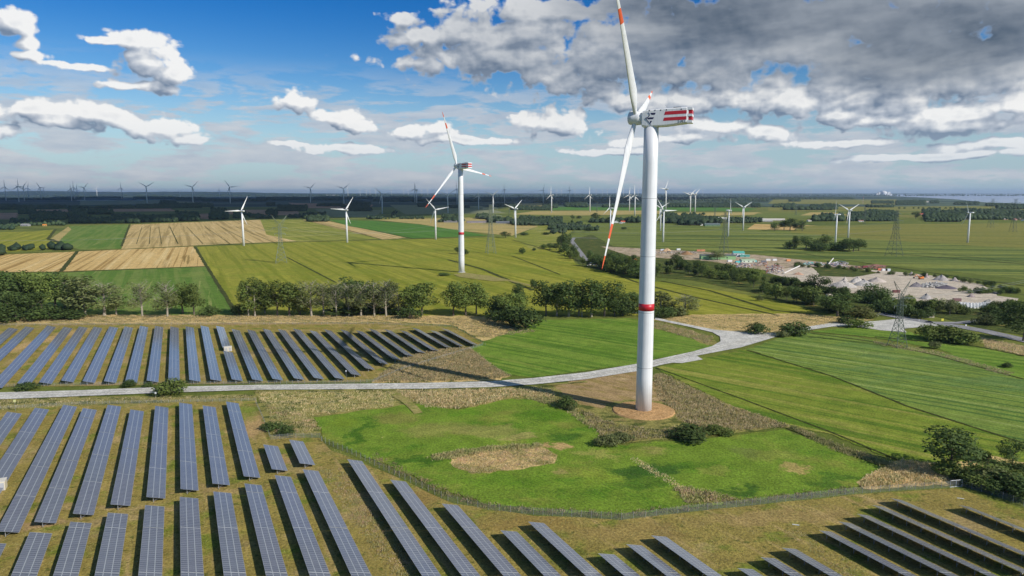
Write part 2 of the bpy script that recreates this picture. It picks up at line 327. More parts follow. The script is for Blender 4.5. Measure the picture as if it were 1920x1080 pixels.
M['pale_bark'] = simple('pale_bark', (.34, .30, .23, 1), .9, vary=.25, vscale=2)
M['alu'] = simple('module_frame_aluminium', (.50, .52, .54, 1), .35, .3)
M['box'] = simple('cream_cabinet_paint', (.72, .64, .48, 1), .5)

def panel_glass():
    m = bpy.data.materials.new('solar_cell_glass'); m.use_nodes = True; q = NT(m.node_tree); b = q.n['Principled BSDF']
    tcn = q.new('ShaderNodeTexCoord').outputs['Object']; sp = q.new('ShaderNodeSeparateXYZ'); q.put(sp.inputs[0], tcn)
    # fine cell grid inside every module
    fx = q.math('ABSOLUTE', q.math('SUBTRACT', q.math('FRACT', q.math('MULTIPLY', sp.outputs[0], 1 / .16)), .5))
    fy = q.math('ABSOLUTE', q.math('SUBTRACT', q.math('FRACT', q.math('MULTIPLY', sp.outputs[1], 1 / .165)), .5))
    ln = q.math('MAXIMUM', q.step(fx, .455, .49), q.step(fy, .455, .49))
    oi = q.new('ShaderNodeObjectInfo').outputs['Random']
    fl = q.math('FLOOR', sp.outputs[1]); wn = q.new('ShaderNodeTexWhiteNoise', noise_dimensions='2D')
    cb = q.new('ShaderNodeCombineXYZ'); q.put(cb.inputs[0], fl); q.put(cb.inputs[1], oi)
    q.put(wn.inputs['Vector'], cb.outputs[0])
    c = q.mix(wn.outputs[0], (.115, .128, .172, 1), (.155, .168, .212, 1))
    c = q.mix(q.math('MULTIPLY', oi, .35), c, (.15, .14, .185, 1))
    c = q.mix(q.math('MULTIPLY', ln, .35), c, (.34, .36, .40, 1))
    q.put(b.inputs['Base Color'], c); b.inputs['Roughness'].default_value = .3
    b.inputs['Specular IOR Level'].default_value = .55; b.inputs['Coat Weight'].default_value = .6; b.inputs['Coat Roughness'].default_value = .09
    return m
M['cells'] = panel_glass()
def leafmat(name, c1, c2, scale=.35, tr=.25):
    m = bpy.data.materials.new(name); m.use_nodes = True; q = NT(m.node_tree); b = q.n['Principled BSDF']
    pos = q.new('ShaderNodeNewGeometry').outputs['Position']
    oi = q.new('ShaderNodeObjectInfo').outputs['Random']
    nz = q.noise(pos, scale, 4, .7)
    c = q.mix(q.step(nz, .35, .65), c1, c2)
    v = q.vmath('SCALE', c); q.put(v.node.inputs['Scale'], q.math('MULTIPLY_ADD', oi, .6, .7))
    q.put(b.inputs['Base Color'], v); b.inputs['Roughness'].default_value = .7; b.inputs['Specular IOR Level'].default_value = .2
    t = q.new('ShaderNodeBsdfTranslucent'); q.put(t.inputs[0], v)
    mx = q.new('ShaderNodeMixShader'); mx.inputs[0].default_value = tr
    q.l.new(b.outputs[0], mx.inputs[1]); q.l.new(t.outputs[0], mx.inputs[2])
    q.l.new(mx.outputs[0], q.n['Material Output'].inputs[0])
    return m
M['leaf'] = leafmat('broadleaf_foliage', (.105, .155, .030, 1), (.185, .225, .055, 1))
M['leafd'] = leafmat('dark_foliage', (.065, .108, .028, 1), (.120, .168, .045, 1))
M['leafy'] = leafmat('yellowing_foliage', (.13, .16, .04, 1), (.22, .21, .07, 1))
M['leafp'] = leafmat('sparse_olive_foliage', (.12, .155, .05, 1), (.22, .235, .09, 1))
M['reed'] = leafmat('dry_reed_blades', (.88, .70, .42, 1), (.70, .57, .30, 1), .15, .45)
M['reedg'] = leafmat('green_reed_blades', (.34, .35, .13, 1), (.54, .45, .22, 1), .12, .4)
M['reedb'] = leafmat('brown_weed_stalks', (.56, .38, .24, 1), (.32, .32, .12, 1), .2, .2)
M['leafy2'] = leafmat('meadow_grass_blades', (.16, .26, .03, 1), (.24, .31, .07, 1), .1, .2)
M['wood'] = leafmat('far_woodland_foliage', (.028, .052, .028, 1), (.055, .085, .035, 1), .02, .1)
def fence_mat():
    m = bpy.data.materials.new('wire_mesh'); m.use_nodes = True; q = NT(m.node_tree); b = q.n['Principled BSDF']
    b.inputs['Base Color'].default_value = (.30, .32, .31, 1); b.inputs['Roughness'].default_value = .5
    pos = q.new('ShaderNodeNewGeometry').outputs['Position']
    t = q.new('ShaderNodeBsdfTransparent'); mx = q.new('ShaderNodeMixShader')
    q.put(mx.inputs[0], q.step(q.noise(pos, .5, 3), .3, .7, .14, .24))
    q.l.new(t.outputs[0], mx.inputs[1]); q.l.new(b.outputs[0], mx.inputs[2]); q.l.new(mx.outputs[0], q.n['Material Output'].inputs[0])
    return m
M['mesh'] = fence_mat()

# ---------------------------------------------------------------- ground, fields, roads
g = MB(); big = 62000
g.add([(-big, -3000, 0), (big, -3000, 0), (big, 4200, 0), (-big, 4200, 0)], [(0, 1, 2, 3)]); tag(g.build('ground', M['ground']), kind='structure')
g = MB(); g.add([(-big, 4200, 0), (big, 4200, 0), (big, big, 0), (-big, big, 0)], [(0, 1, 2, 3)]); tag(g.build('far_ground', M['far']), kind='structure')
LV = [0]
def sheet(name, pts, mat, z=None, kind='structure', px=True):
    LV[0] += 1
    pp = [P(*p) if px else Vector((p[0], p[1], 0)) for p in pts]
    far = max(p.length for p in pp)
    zz = z if z is not None else .004 * LV[0] + (0 if far < 2500 else far * 2.0e-5)
    m_ = MB(); m_.add([(p.x, p.y, zz) for p in pp], [tuple(range(len(pp)))])
    o = m_.build(name, M[mat]); tag(o, kind=kind)
    return o
def rag(pts, amp=1.2, step=9.0, seed=1, close=True):
    """px polygon -> px polygon with slightly uneven edges (in world metres)"""
    rr = random.Random(seed); W_ = [P(*p) for p in pts]; o = []
    n = len(W_)
    for i in range(n if close else n - 1):
        a, b = W_[i], W_[(i + 1) % n]; L = (b - a).length; k = max(1, min(110, int(L / step)))
        nrm = Vector((-(b - a).y, (b - a).x, 0)).normalized()
        for j in range(k):
            q_ = a.lerp(b, j / k) + nrm * (rr.uniform(-amp, amp) if j else 0); o.append((q_.x, q_.y))
    return o
def field(name, pts, mat, amp=.8, step=9, seed=None):
    if mat in ('meadow', 'meadow2', 'reedbed', 'weed', 'soil', 'pasture', 'pasture2') and min(P(*p).length for p in pts) < 600: amp, step = 1.1, 2.6
    return sheet(name, rag(pts, amp, step, seed or len(pts) * 7 + int(pts[0][0])), mat, px=False)
# left far
for pp in ([(-60, 399), (35, 399), (30, 411), (-60, 412)], [(38, 394), (150, 392), (150, 397), (60, 398)], [(200, 392), (320, 391), (330, 396), (205, 397)], [(372, 401), (400, 400), (400, 411), (368, 410)], [(540, 380), (700, 384), (690, 392), (560, 390)], [(420, 393), (560, 394), (560, 404), (430, 402)]):
    field('field', pp, 'brown', 6)
for pp in ([(150, 376), (300, 375), (380, 380), (150, 385)], [(730, 384), (900, 386), (950, 400), (760, 402)], [(590, 392), (720, 394), (700, 408), (610, 406)]):
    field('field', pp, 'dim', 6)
field('field', [(-60, 437), (60, 434), (104, 430), (92, 446), (120, 458), (125, 464), (60, 470), (-60, 476)], 'yellow')
field('field', [(131, 424), (243, 421), (226, 466), (150, 468), (108, 451)], 'greenL')
field('field', [(128, 425), (134, 430), (110, 452), (93, 449)], 'tan3')
field('field', [(246, 421), (350, 417), (488, 412), (500, 440), (560, 452), (435, 457), (350, 461), (227, 467)], 'tan')
field('field', [(488, 412), (565, 412), (712, 448), (560, 453), (500, 440)], 'yellow2')
field('field', [(566, 412), (612, 414), (762, 446), (717, 449)], 'tan')
field('field', [(616, 412), (700, 414), (787, 421), (655, 424)], 'dgreen')
field('field', [(700, 412), (880, 408), (930, 414), (1010, 424), (960, 442), (855, 432), (787, 420)], 'tan3')
field('field', [(656, 424), (787, 421), (855, 431), (916, 442), (772, 447)], 'dgreen')
field('field', [(-60, 484), (20, 477), (140, 472), (362, 462), (384, 499), (118, 509), (-60, 512)], 'tan2')
field('field', [(-60, 514), (120, 511), (386, 500), (444, 580), (440, 592), (-60, 600)], 'greenL')
field('field', [(370, 463), (560, 454), (760, 449), (960, 444), (1035, 440), (1050, 455), (1080, 495), (1180, 522), (1290, 535), (1420, 556), (1545, 585), (1480, 590), (1200, 592), (700, 592), (446, 592), (388, 500)], 'yellow')
field('field', [(960, 445), (1010, 424), (1090, 418), (1060, 445), (1045, 460), (1000, 470)], 'yellow2')
# right far
field('field', [(1090, 415), (1330, 420), (1600, 430), (1980, 440), (1980, 530), (1700, 500), (1400, 475), (1150, 460), (1065, 455)], 'rfield')
field('field', [(1500, 424), (1700, 420), (1980, 418), (1980, 470), (1780, 458), (1620, 448), (1480, 436)], 'rfield2')
field('field', [(1415, 420), (1560, 424), (1660, 431), (1560, 433), (1400, 430)], 'tan2')
field('field', [(1250, 399), (1420, 398), (1440, 402), (1330, 405), (1240, 404)], 'tan3')
field('field', [(955, 382), (1020, 381), (1025, 388), (955, 389)], 'tan3')
field('field', [(1000, 396), (1240, 394), (1240, 401), (1090, 404), (960, 402)], 'tan3')
field('field', [(1040, 388), (1300, 388), (1420, 391), (1400, 396), (1030, 394)], 'dgreen')
field('field', [(1450, 374), (1680, 374), (1700, 384), (1440, 382)], 'rfield2')
field('field', [(1440, 388), (1980, 386), (1980, 396), (1440, 396)], 'rfield2')
field('field', [(1520, 398), (1560, 398), (1600, 404), (1500, 404)], 'tan3')
field('field', [(1420, 400), (1640, 402), (1700, 408), (1400, 409)], 'rfield')
# near
field('field', [(-120, 610), (30, 606), (760, 606), (850, 612), (910, 646), (800, 662), (745, 690), (700, 716), (-120, 728)], 'solar', .5)
field('rough_ground', [(-120, 592), (200, 590), (880, 592), (1000, 598), (1015, 622), (905, 640), (850, 610), (760, 605), (-120, 608)], 'reedbed')
field('field', [(905, 642), (1015, 600), (1180, 597), (1215, 602), (1300, 628), (1345, 650), (1300, 659), (1190, 683), (1000, 708), (955, 704), (925, 686), (880, 655)], 'meadow2')
field('rough_ground', [(697, 718), (760, 668), (830, 655), (880, 652), (926, 690), (958, 706), (930, 714), (800, 718)], 'reedbed')
field('field', [(-200, 752), (330, 742), (480, 742), (500, 810), (600, 822), (620, 845), (720, 885), (850, 945), (1000, 968), (1165, 976), (1400, 950), (1600, 928), (1790, 916), (1990, 975), (2100, 1120), (-300, 1120)], 'solar', .5)
field('rough_ground', [(-200, 750), (480, 740), (480, 750), (200, 760), (-200, 778)], 'weed')
field('rough_ground', [(476, 735), (740, 733), (1040, 725), (1090, 745), (1060, 765), (960, 750), (860, 768), (745, 765), (588, 783), (602, 815), (505, 820)], 'weed')
field('field', [(588, 783), (735, 764), (790, 757), (860, 769), (960, 748), (1040, 752), (1075, 768), (1110, 790), (1128, 815), (1145, 838), (1200, 832), (1330, 822), (1470, 806), (1560, 840), (1655, 880), (1630, 905), (1600, 919), (1440, 934), (1380, 942), (1210, 961), (1165, 966), (1000, 958), (920, 948), (845, 925), (780, 896), (700, 862), (606, 824)], 'meadow', .6)
field('field', [(1228, 690), (1275, 682), (1330, 670), (1400, 655), (1560, 705), (1700, 761), (1990, 856), (1990, 905), (1900, 905), (1800, 880), (1690, 868), (1560, 815), (1470, 800), (1370, 762)], 'pasture', .5)
field('field', [(1400, 655), (1465, 633), (1520, 624), (1600, 632), (1760, 660), (1990, 700), (1990, 856), (1700, 761), (1560, 705)], 'pasture2', .5)
field('field', [(1520, 622), (1620, 612), (1700, 622), (1830, 650), (1990, 685), (1990, 740), (1760, 655), (1640, 633)], 'meadow2', .5)
field('rough_ground', [(1225, 703), (1242, 700), (1375, 762), (1485, 800), (1400, 810), (1330, 818), (1200, 828), (1146, 836), (1120, 808), (1092, 776), (1075, 765), (1035, 728), (1160, 700), (1200, 698)], 'weed')
field('bare_ground', [(1035, 724), (1110, 709), (1190, 694), (1222, 714), (1277, 757), (1250, 768), (1190, 772), (1130, 768), (1082, 757)], 'soil', .5)
field('rough_ground', [(1220, 600), (1300, 590), (1500, 588), (1640, 600), (1560, 612), (1460, 628), (1350, 622)], 'reedbed')
field('rough_ground', [(1215, 605), (1240, 608), (1335, 632), (1348, 648), (1325, 648), (1290, 632), (1210, 612)], 'weed')
field('rough_ground', [(848, 862), (905, 846), (1010, 838), (1046, 854), (1040, 870), (965, 882), (885, 890), (850, 876)], 'reedbed')
field('rough_ground', [(1605, 905), (1690, 864), (1780, 872), (1850, 855), (1990, 880), (1990, 960), (1830, 905), (1740, 912), (1620, 918)], 'reedbed')
field('shrub_ground', [(1045, 455), (1110, 440), (1150, 462), (1290, 475), (1400, 505), (1560, 545), (1700, 570), (1990, 590), (1990, 640), (1850, 618), (1740, 590), (1600, 594), (1530, 585), (1430, 553), (1300, 526), (1180, 515), (1085, 495)], 'shrubland')
field('yard_ground', [(1125, 462), (1240, 468), (1420, 478), (1500, 487), (1620, 500), (1560, 512), (1440, 508), (1330, 490), (1180, 480)], 'scrapyard')
field('yard_ground', [(1440, 512), (1500, 498), (1660, 508), (1760, 518), (1842, 534), (1870, 555), (1910, 560), (1905, 568), (1790, 578), (1740, 568), (1640, 556), (1560, 545), (1500, 528)], 'gravelyard')
field('shrub_ground', [(1520, 500), (1600, 502), (1650, 512), (1600, 520), (1540, 518)], 'shrubland')
m0 = P(1206.5, 771); sheet('grass_ring', [(m0.x + cos(a / 40 * 2 * pi) * (17 + sin(a * 1.7)), m0.y + sin(a / 40 * 2 * pi) * (15.5 + sin(a * 2.3))) for a in range(40)], 'weed', px=False)
# dark ditches / hedged banks between fields
def ribbon(name, pts, wid, mat, label=None, jit=.25, z=None):
    W_ = [P(*p) if len(p) == 2 else Vector(p) for p in pts]; rr = random.Random(int(pts[0][0]))
    q_ = []
    for a, b in zip(W_, W_[1:]):
        k = max(1, min(40, int((b - a).length / 8)))
        q_ += [a.lerp(b, i / k) for i in range(k)]
    q_.append(W_[-1]); Lr = []; Rr = []
    for i, p in enumerate(q_):
        d = (q_[min(i + 1, len(q_) - 1)] - q_[max(i - 1, 0)]).normalized(); n_ = Vector((-d.y, d.x, 0))
        w1 = wid / 2 * (1 + rr.uniform(-jit, jit)); w2 = wid / 2 * (1 + rr.uniform(-jit, jit))
        Lr.append(p + n_ * w1); Rr.append(p - n_ * w2)
    LV[0] += 1; far = max(p.length for p in q_)
    zz = z if z is not None else .004 * LV[0] + (0 if far < 2500 else far * 2e-5)
    m_ = MB(); vs = [(p.x, p.y, zz) for p in Lr + Rr]; n = len(Lr)
    m_.add(vs, [(n + i, n + i + 1, i + 1, i) for i in range(n - 1)]); o = m_.build(name, M[mat]); tag(o, kind='structure'); return o
DITCHES = [([(115, 509), (145, 471)], 5), ([(-60, 511), (118, 510), (384, 500)], 4), ([(0, 476), (227, 468), (350, 462), (480, 456), (700, 450)], 3.5),
           ([(92, 448), (120, 458), (128, 464)], 9), ([(104, 430), (90, 448)], 6), ([(243, 421), (228, 462)], 4), ([(366, 463), (388, 500), (444, 590)], 3.5),
           ([(537, 482), (630, 530)], 2.2), ([(840, 487), (905, 505), (1000, 545)], 5), ([(960, 450), (1045, 474), (1195, 530), (1300, 557), (1460, 592)], 3.2),
           ([(1240, 527), (1330, 545), (1450, 582), (1520, 590)], 3.5), ([(1140, 440), (1400, 448), (1700, 470), (1980, 498)], 3), ([(1240, 452), (1500, 475), (1700, 505), (1980, 545)], 4),
           ([(1500, 433), (1700, 446), (1980, 462)], 4), ([(1600, 470), (1700, 478), (1980, 500)], 6), ([(1330, 445), (1480, 452), (1650, 458)], 3),
           ([(1230, 690), (1400, 752), (1560, 812), (1690, 866)], .9), ([(1400, 657), (1560, 706), (1700, 762), (1920, 832)], 1.3), ([(1480, 803), (1560, 836), (1660, 876)], 2.6),
           ([(1520, 625), (1640, 642), (1760, 668), (1920, 712)], 1.6), ([(1640, 632), (1830, 650), (1920, 668)], 2.2),
           ([(712, 448), (640, 428), (565, 412)], 3), ([(772, 447), (700, 432), (655, 424)], 3), ([(772, 448), (920, 443)], 3), ([(1050, 515), (960, 480)], 2)]
for pts, wd in DITCHES: ribbon('ditch', pts, wd, 'ditch')
for x0 in (256, 280, 303, 334, 381, 432, 476, 520):
    a = P(x0, 457.5); d_ = Vector((cos(radians(117.5)), sin(radians(117.5)), 0)); ribbon('ditch', [(a.x, a.y, 0), tuple(a + d_ * 690)], 1.8 if x0 == 334 else 1.1, 'ditch')
ribbon('ditch', [(243, 431), (360, 429), (480, 426)], 2.5, 'ditch')
ribbon('path', [(735, 735), (760, 752), (785, 776)], 4.5, 'path')
ribbon('verge', [(480, 734), (800, 733), (1000, 726), (1100, 716)], 3, 'weed', jit=.7)
# roads
def road(name, upper, lower, mat):
    pts = upper + lower[::-1]; return sheet(name, pts, mat)
road('track', [(-200, 742), (0, 737), (150, 733), (300, 727), (480, 723), (640, 721), (800, 719), (920, 716), (1000, 710), (1100, 699), (1190, 684), (1240, 673), (1300, 660), (1335, 650), (1351, 641), (1350, 632), (1336, 624), (1290, 613), (1228, 600), (1228, 597),
      ], [(-200, 756), (0, 750), (150, 744), (300, 738), (480, 732), (640, 731), (800, 730), (920, 727), (1000, 722), (1100, 712), (1195, 697), (1240, 685), (1262, 681), (1278, 682), (1318, 675), (1306, 668), (1390, 652), (1440, 637), (1458, 631), (1515, 620), (1560, 613), (1600, 612), (1650, 620), (1700, 624), (1694, 617), (1740, 613), (1790, 612), (1740, 604), (1690, 598), (1640, 603), (1560, 606), (1510, 614), (1455, 625), (1400, 624), (1340, 619), (1280, 607), (1229, 596)], 'road')
ribbon('track', [(870, 512), (935, 522), (970, 530), (1012, 540)], 5, 'path', jit=.1)
field('bare_ground', [(850, 515), (870, 512), (915, 517), (960, 527), (925, 528), (862, 520)], 'path')
ribbon('road', [(1625, 583), (1680, 594), (1740, 605), (1795, 612), (1850, 622), (1990, 655)], 11, 'asphalt', jit=0)
ribbon('road', [(1740, 606), (1800, 606), (1850, 601)], 7, 'asphalt', jit=0)
ribbon('road', [(1120, 447), (1076, 446), (1072, 452), (1100, 490)], 8, 'asphalt', jit=0)
M['paint'] = simple('white_road_paint', (.7, .7, .7, 1), .6)
ribbon('road_marking', [(1782, 609), (1800, 616), (1850, 626), (1990, 659)], .3, 'paint', jit=0)
ribbon('road_marking', [(1700, 601), (1760, 607), (1830, 604)], .35, 'paint', jit=0)
M['rut'] = land('worn_wheel_track', G(178, 172, 158), [(G(160, 152, 134), 0, 3, 6, .5, .64, .6)], bump=.02)
for dy in (-1.6, 1.8): ribbon('wheel_track', [(-30, 744 + dy), (150, 738 + dy), (300, 732.5 + dy), (480, 727.5 + dy), (640, 726 + dy), (800, 724.5 + dy), (920, 721.5 + dy), (1000, 716 + dy), (1100, 705.5 + dy), (1192, 691 + dy), (1240, 679 + dy), (1300, 664 + dy), (1380, 644 + dy), (1455, 628 + dy)], .7, 'rut', jit=.6)
# river with far shore
sheet('river', [(1680, 368), (1640, 365.2), (1760, 363.2), (2100, 362.6), (2100, 384), (1920, 382), (1850, 380), (1790, 374), (1740, 371)], 'water')
# hills on the left skyline
rr = random.Random(5); hb = MB(); top = []; bot = []; bk = []
for i in range(120):
    x = -26000 + i * 300; f = max(0, min(1, (-3500 - x) / 9000 + .25)) if x > -12000 else 1
    hgt = 105 * min(1, f) + 12 * sin(i * .35) * f + rr.uniform(-6, 6) * f - 12 * (1 - f)
    top.append((x, 20500, max(-3, hgt))); bot.append((x, 17500, -2)); bk.append((x, 25000, -2))
n = len(top); hb.add(bot + top + bk, [(i, i + 1, n + i + 1, n + i) for i in range(n - 1)] + [(n + i, n + i + 1, 2 * n + i + 1, 2 * n + i) for i in range(n - 1)])
M['hillm'] = land('wooded_hill', G(50, 70, 56), [(G(30, 48, 40), 0, 400, 900, .45, .6, .8)], bump=0)
tag(hb.build('hills', M['hillm'], smooth=True), kind='structure')

# ---------------------------------------------------------------- wind turbines
def blade_mesh(name, L, root, chord, marks, mats, pitch=60, thick=.2):
    """blade along +Z; marks = list of (from tip, to) that are red"""
    m = MB(); rings = []; zs = [.012, .03, .06, .10, .15, .20, .27, .35, .45, .55, .65, .75, .82]
    zs = sorted(set([z * L for z in zs] + [L - a for t in marks for a in t if a > 0] + [L * .9, L * .96, L * .99, L]))
    mis = []
    for z in zs:
        t = z / L
        if t < .2: k = max(0, (t - .03) / .17); k = k * k * (3 - 2 * k); c = root + (chord - root) * k; th = root + (chord * .30 - root) * k
        else: k = (t - .2) / .8; c = chord * (1 - .86 * k ** .8); th = c * (.30 - .14 * k)
        if t > .97: c *= max(.25, 1 - (t - .97) * 22); th *= max(.3, 1 - (t - .97) * 22)
        a = radians(pitch - 14 * (1 - min(1, t / .7))); bend = -.018 * L * t * t
        ring = []
        for i in range(12):
            u = 2 * pi * i / 12; x = (cos(u) * .5 + (.18 if t > .1 else .18 * t / .1)) * c; y = sin(u) * th / 2 * (1 - .45 * max(0, cos(u)) * min(1, t / .15))
            ring.append(Vector((bend + y * cos(a) + x * sin(a), x * cos(a) - y * sin(a), z)))
        rings.append(ring)
    for z0, z1 in zip(zs, zs[1:]):
        mid = L - (z0 + z1) / 2; mis.append(1 if any(a < mid < b for a, b in marks) else 0)
    m.loft(rings, mis=mis); return m.mesh(name, mats, True)
def rotor_mat(hub, phase, tilt=5, cone=3):
    return Matrix.Translation(hub) @ Matrix.Rotation(radians(tilt), 4, 'Y') @ Matrix.Rotation(-phase, 4, 'X') @ Matrix.Rotation(radians(-cone), 4, 'Y')
def tower_mesh(H, r0, r1, name='tower', n=40, seams=()):
    m = MB(); zs = sorted(set([0, H] + [z for z in seams] + [z + .22 for z in seams] + [H * i / 8 for i in range(9)])); rings = []; mis = []
    for z in zs:
        t = z / H; r_ = r0 + (r1 - r0) * t ** .9
        rings.append([Vector((cos(2 * pi * i / n) * r_, sin(2 * pi * i / n) * r_, z)) for i in range(n)])
    for a in zs[:-1]: mis.append(1 if any(abs(a - s_) < 1e-6 for s_ in seams) else 0)
    m.loft(rings, mis=mis); return m.mesh(name, [M['white'], M['seam']], True)
def ringbox(x, yw, z0, z1, ch):
    """octagonal cross-section in the YZ plane at x"""
    return [Vector((x, a, b)) for a, b in [(-yw, z0 + ch), (-yw, z1 - ch), (-yw + ch, z1), (yw - ch, z1), (yw, z1 - ch), (yw, z0 + ch), (yw - ch, z0), (-yw + ch, z0)]]
BIG = {}
BIG['tower'] = tower_mesh(117, 3.35, 2.85, seams=(19, 42.1, 65.1, 88.3))
BIG['blade'] = blade_mesh('blade', 61.5, 1.75, 3.3, [(0, 5.5), (12.5, 18.5)], [M['white'], M['orange']], -32)
BIG['blade_up'] = blade_mesh('blade', 61.5, 1.75, 4.3, [(0, 5.5), (12.5, 18.5)], [M['white'], M['orange']], 36)
def disc_band(z0, z1, r0, r1, n=40):
    m = MB(); m.loft([[Vector((cos(2 * pi * i / n) * r_, sin(2 * pi * i / n) * r_, z)) for i in range(n)] for z, r_ in ((z0, r0), (z1, r1))], cap=True); return m
BIG['band'] = disc_band(43.0, 45.9, 3.17, 3.155).mesh('marking_band', [M['redp']], True)
def nacelle_mesh():
    m = MB(); rings = []
    for x, yw, z0, z1, ch in [(-3.6, 2.5, -2.6, 2.2, .9), (-3.2, 2.9, -3.0, 2.6, .7), (-1.5, 3.0, -3.1, 3.0, .45), (6, 3.0, -2.9, 3.35, .4), (13.6, 3.0, -2.1, 3.5, .4), (14.4, 2.7, -1.9, 3.2, .5)]:
        rings.append(ringbox(x, yw, z0, z1, ch))
    m.loft(rings); return m.mesh('nacelle', [M['white']])
BIG['nacelle'] = nacelle_mesh()
def hub_mesh(r_, L, name='hub'):
    m = MB(); rings = []
    for t in [0, .02, .06, .12, .2, .35, .7, 1.0]:
        x = -L * (1 - t); rr_ = r_ * (sin(min(1, t / .2) * pi / 2) ** .45 if t < .2 else 1) * (1 - .1 * max(0, t - .7) / .3) if t > 0 else .3 * r_
        rings.append([Vector((x, cos(2 * pi * i / 20) * rr_, sin(2 * pi * i / 20) * rr_)) for i in range(20)])
    m.loft(rings); return m.mesh(name, [M['white']], True)
BIG['hub'] = hub_mesh(2.75, 5.9)
def plate(pts, y, th, xz=True):
    """thin plate on the nacelle's near side: pts in (x,z)"""
    m = MB(); n = len(pts); vs = [(x, y, z) for x, z in pts] + [(x, y - th, z) for x, z in pts]
    m.add(vs, [tuple(range(n)), tuple(range(2 * n - 1, n - 1, -1))] + [(i, (i + 1) % n, n + (i + 1) % n, n + i) for i in range(n)]); return m
def big_turbine(X, Y, yaw, phase, label, H=117, detail=True):
    t = empty('wind_turbine', (X, Y, 0), radians(yaw), label, 'wind turbine', 'large wind turbines with red stripes')
    tw = link('tower', BIG['tower'], t); link('marking_band', BIG['band'], tw)
    m = MB(); m.box((0, -3.36, 2.6), (1.1, .12, 2.4), mi=0); m.box((0, -3.9, 1.2), (1.4, 1.2, .12), mi=1); m.box((0, -4.9, .6), (1.2, 1.5, .1), mi=1)
    dm = m.mesh('door', [M['seam'], M['galv']]); link('door', dm, tw, rot=(0, 0, radians(200)))
    m = MB(); m.tube((0, 0, 0), (0, 0, .45), 4.6, 4.5, 40); m.build('foundation', simple('foundation_concrete', (.5, .48, .45, 1), .8), t)
    nz = H + 2.6
    na = link('nacelle', BIG['nacelle'], t, loc=(0, 0, nz), sc=(1, 1, 1.07))
    # red side stripes wrap both sides and the tail as raised fairings
    for z0, z1 in ((.95, 2.15), (-1.15, .0)):
        for sy in (-1, 1):
            m = MB(); m.add([(4.9 + (.35 if z1 > 1 else 0), sy * 3.0, z0), (13.7, sy * 3.0, z0 + .2), (13.7, sy * 3.0, z1 + .2), (5.3 + (.35 if z1 > 1 else 0), sy * 3.0, z1),
                             (4.9 + (.35 if z1 > 1 else 0), sy * 3.05, z0), (13.75, sy * 3.05, z0 + .2), (13.75, sy * 3.05, z1 + .2), (5.3 + (.35 if z1 > 1 else 0), sy * 3.05, z1)],
                            [(4, 5, 6, 7), (0, 1, 5, 4), (1, 2, 6, 5), (2, 3, 7, 6), (3, 0, 4, 7)]); m.build('stripe', M['redp'], na)
        m = MB(); m.box((15.0, 0, (z0 + z1) / 2 + .2), (1.5, 5.2, (z1 - z0))); m.build('stripe', M['redp'], na)
    for z in (2.75, .47, -1.75):
        m = MB(); m.box((14.9, 0, z + .15), (1.9, 5.7, .85 if z > 0 else .9)); m.build('tail_louvre', M['white'], na)
    for x in (0, 2.2, 4.4, 6.6, 12.2):
        m = MB(); m.box((x - .5, -3.02, 2.72), (.38, .08, .42)); m.build('vent', M['dark'], na)
    m = MB(); m.box((10, 0, 3.62), (3.0, 3.2, .25)); m.build('roof_hatch', M['dark'], na)
    m = MB(); m.tube((6.6, 0, 3.3), (5.2, 0, 4.7), .07); m.tube((6.0, 0, 4.0), (5.6, .9, 4.9), .05); m.build('wind_vane', M['galv'], na)
    if detail:
        y = -3.01
        for pts in [[(-.1, 1.85), (2.0, 1.85), (1.65, 1.15), (.45, 1.15)], [(-.2, .25), (1.35, .25), (1.0, -.4), (-.85, -.4), (-1.3, .1)], [(-.1, -1.0), (.75, -1.0), (.2, -1.75), (-.1, -1.9)]]:
            plate([(x, z) for x, z in pts][::-1], y, .03).build('emblem', M['navy'], na)
        m = MB()   # curved bow and long chevron of the emblem
        arc = [(-1.0, 1.9), (-.55, 1.75), (-.35, 1.3), (-.45, .8), (-.9, .4), (-1.9, .05)]
        for a, b in zip(arc, arc[1:]): m.tube((a[0], y, a[1]), (b[0], y, b[1]), .13, n=6)
        m.tube((-1.9, y, .05), (.2, y, -2.3), .14, n=6); m.tube((-1.9, y, .05), (-.8, y, .05), .1, n=6); m.build('emblem', M['navy'], na)
        m = MB()
        def stroke(pts, ox):
            for a, b in zip(pts, pts[1:]): m.tube((ox + a[0], y, -2.0 + a[1]), (ox + b[0], y, -2.0 + b[1]), .07, n=5)
        stroke([(.85, 1.0), (.3, 1.0), (.15, .55), (.55, .6), (.65, .3), (.4, 0), (0, .05)], 10.4)       # 5
        stroke([(0, 0), (.3, 1.0), (.5, .3), (1.0, 1.0), (.9, 0)], 11.5)                             # M
        stroke([(1.35, 0), (1.6, 1.0)], 11.6)
        m.build('lettering', M['dark'], na)
    hub = Vector((-6.3, 0, nz + .3))
    hb_ = link('hub', BIG['hub'], t, loc=(hub.x + 2.7, 0, hub.z), rot=(0, radians(5), 0))
    for k in range(3):
        b = link('blade', BIG['blade' if k == 1 else 'blade_up'], t); b.matrix_local = rotor_mat(hub, phase + k * 2 * pi / 3)
    return t
p1 = P(1206.5, 771); p2 = P(865.5, 510.5)
big_turbine(p1.x, p1.y, -20, radians(72.5), 'nearest huge white wind turbine with red striped nacelle standing on a round sand patch')
big_turbine(p2.x, p2.y, -44, radians(100), 'second white wind turbine with red stripes, standing in the yellow green field', detail=True)
m_ = MB(); n = 48; rr = random.Random(3)
ring0 = [Vector((p1.x + cos(2 * pi * i / n) * 12.6, p1.y + sin(2 * pi * i / n) * 11.8, .62)) for i in range(n)]
ring1 = [Vector((p1.x + cos(2 * pi * i / n) * 6, p1.y + sin(2 * pi * i / n) * 6, 1.0)) for i in range(n)]
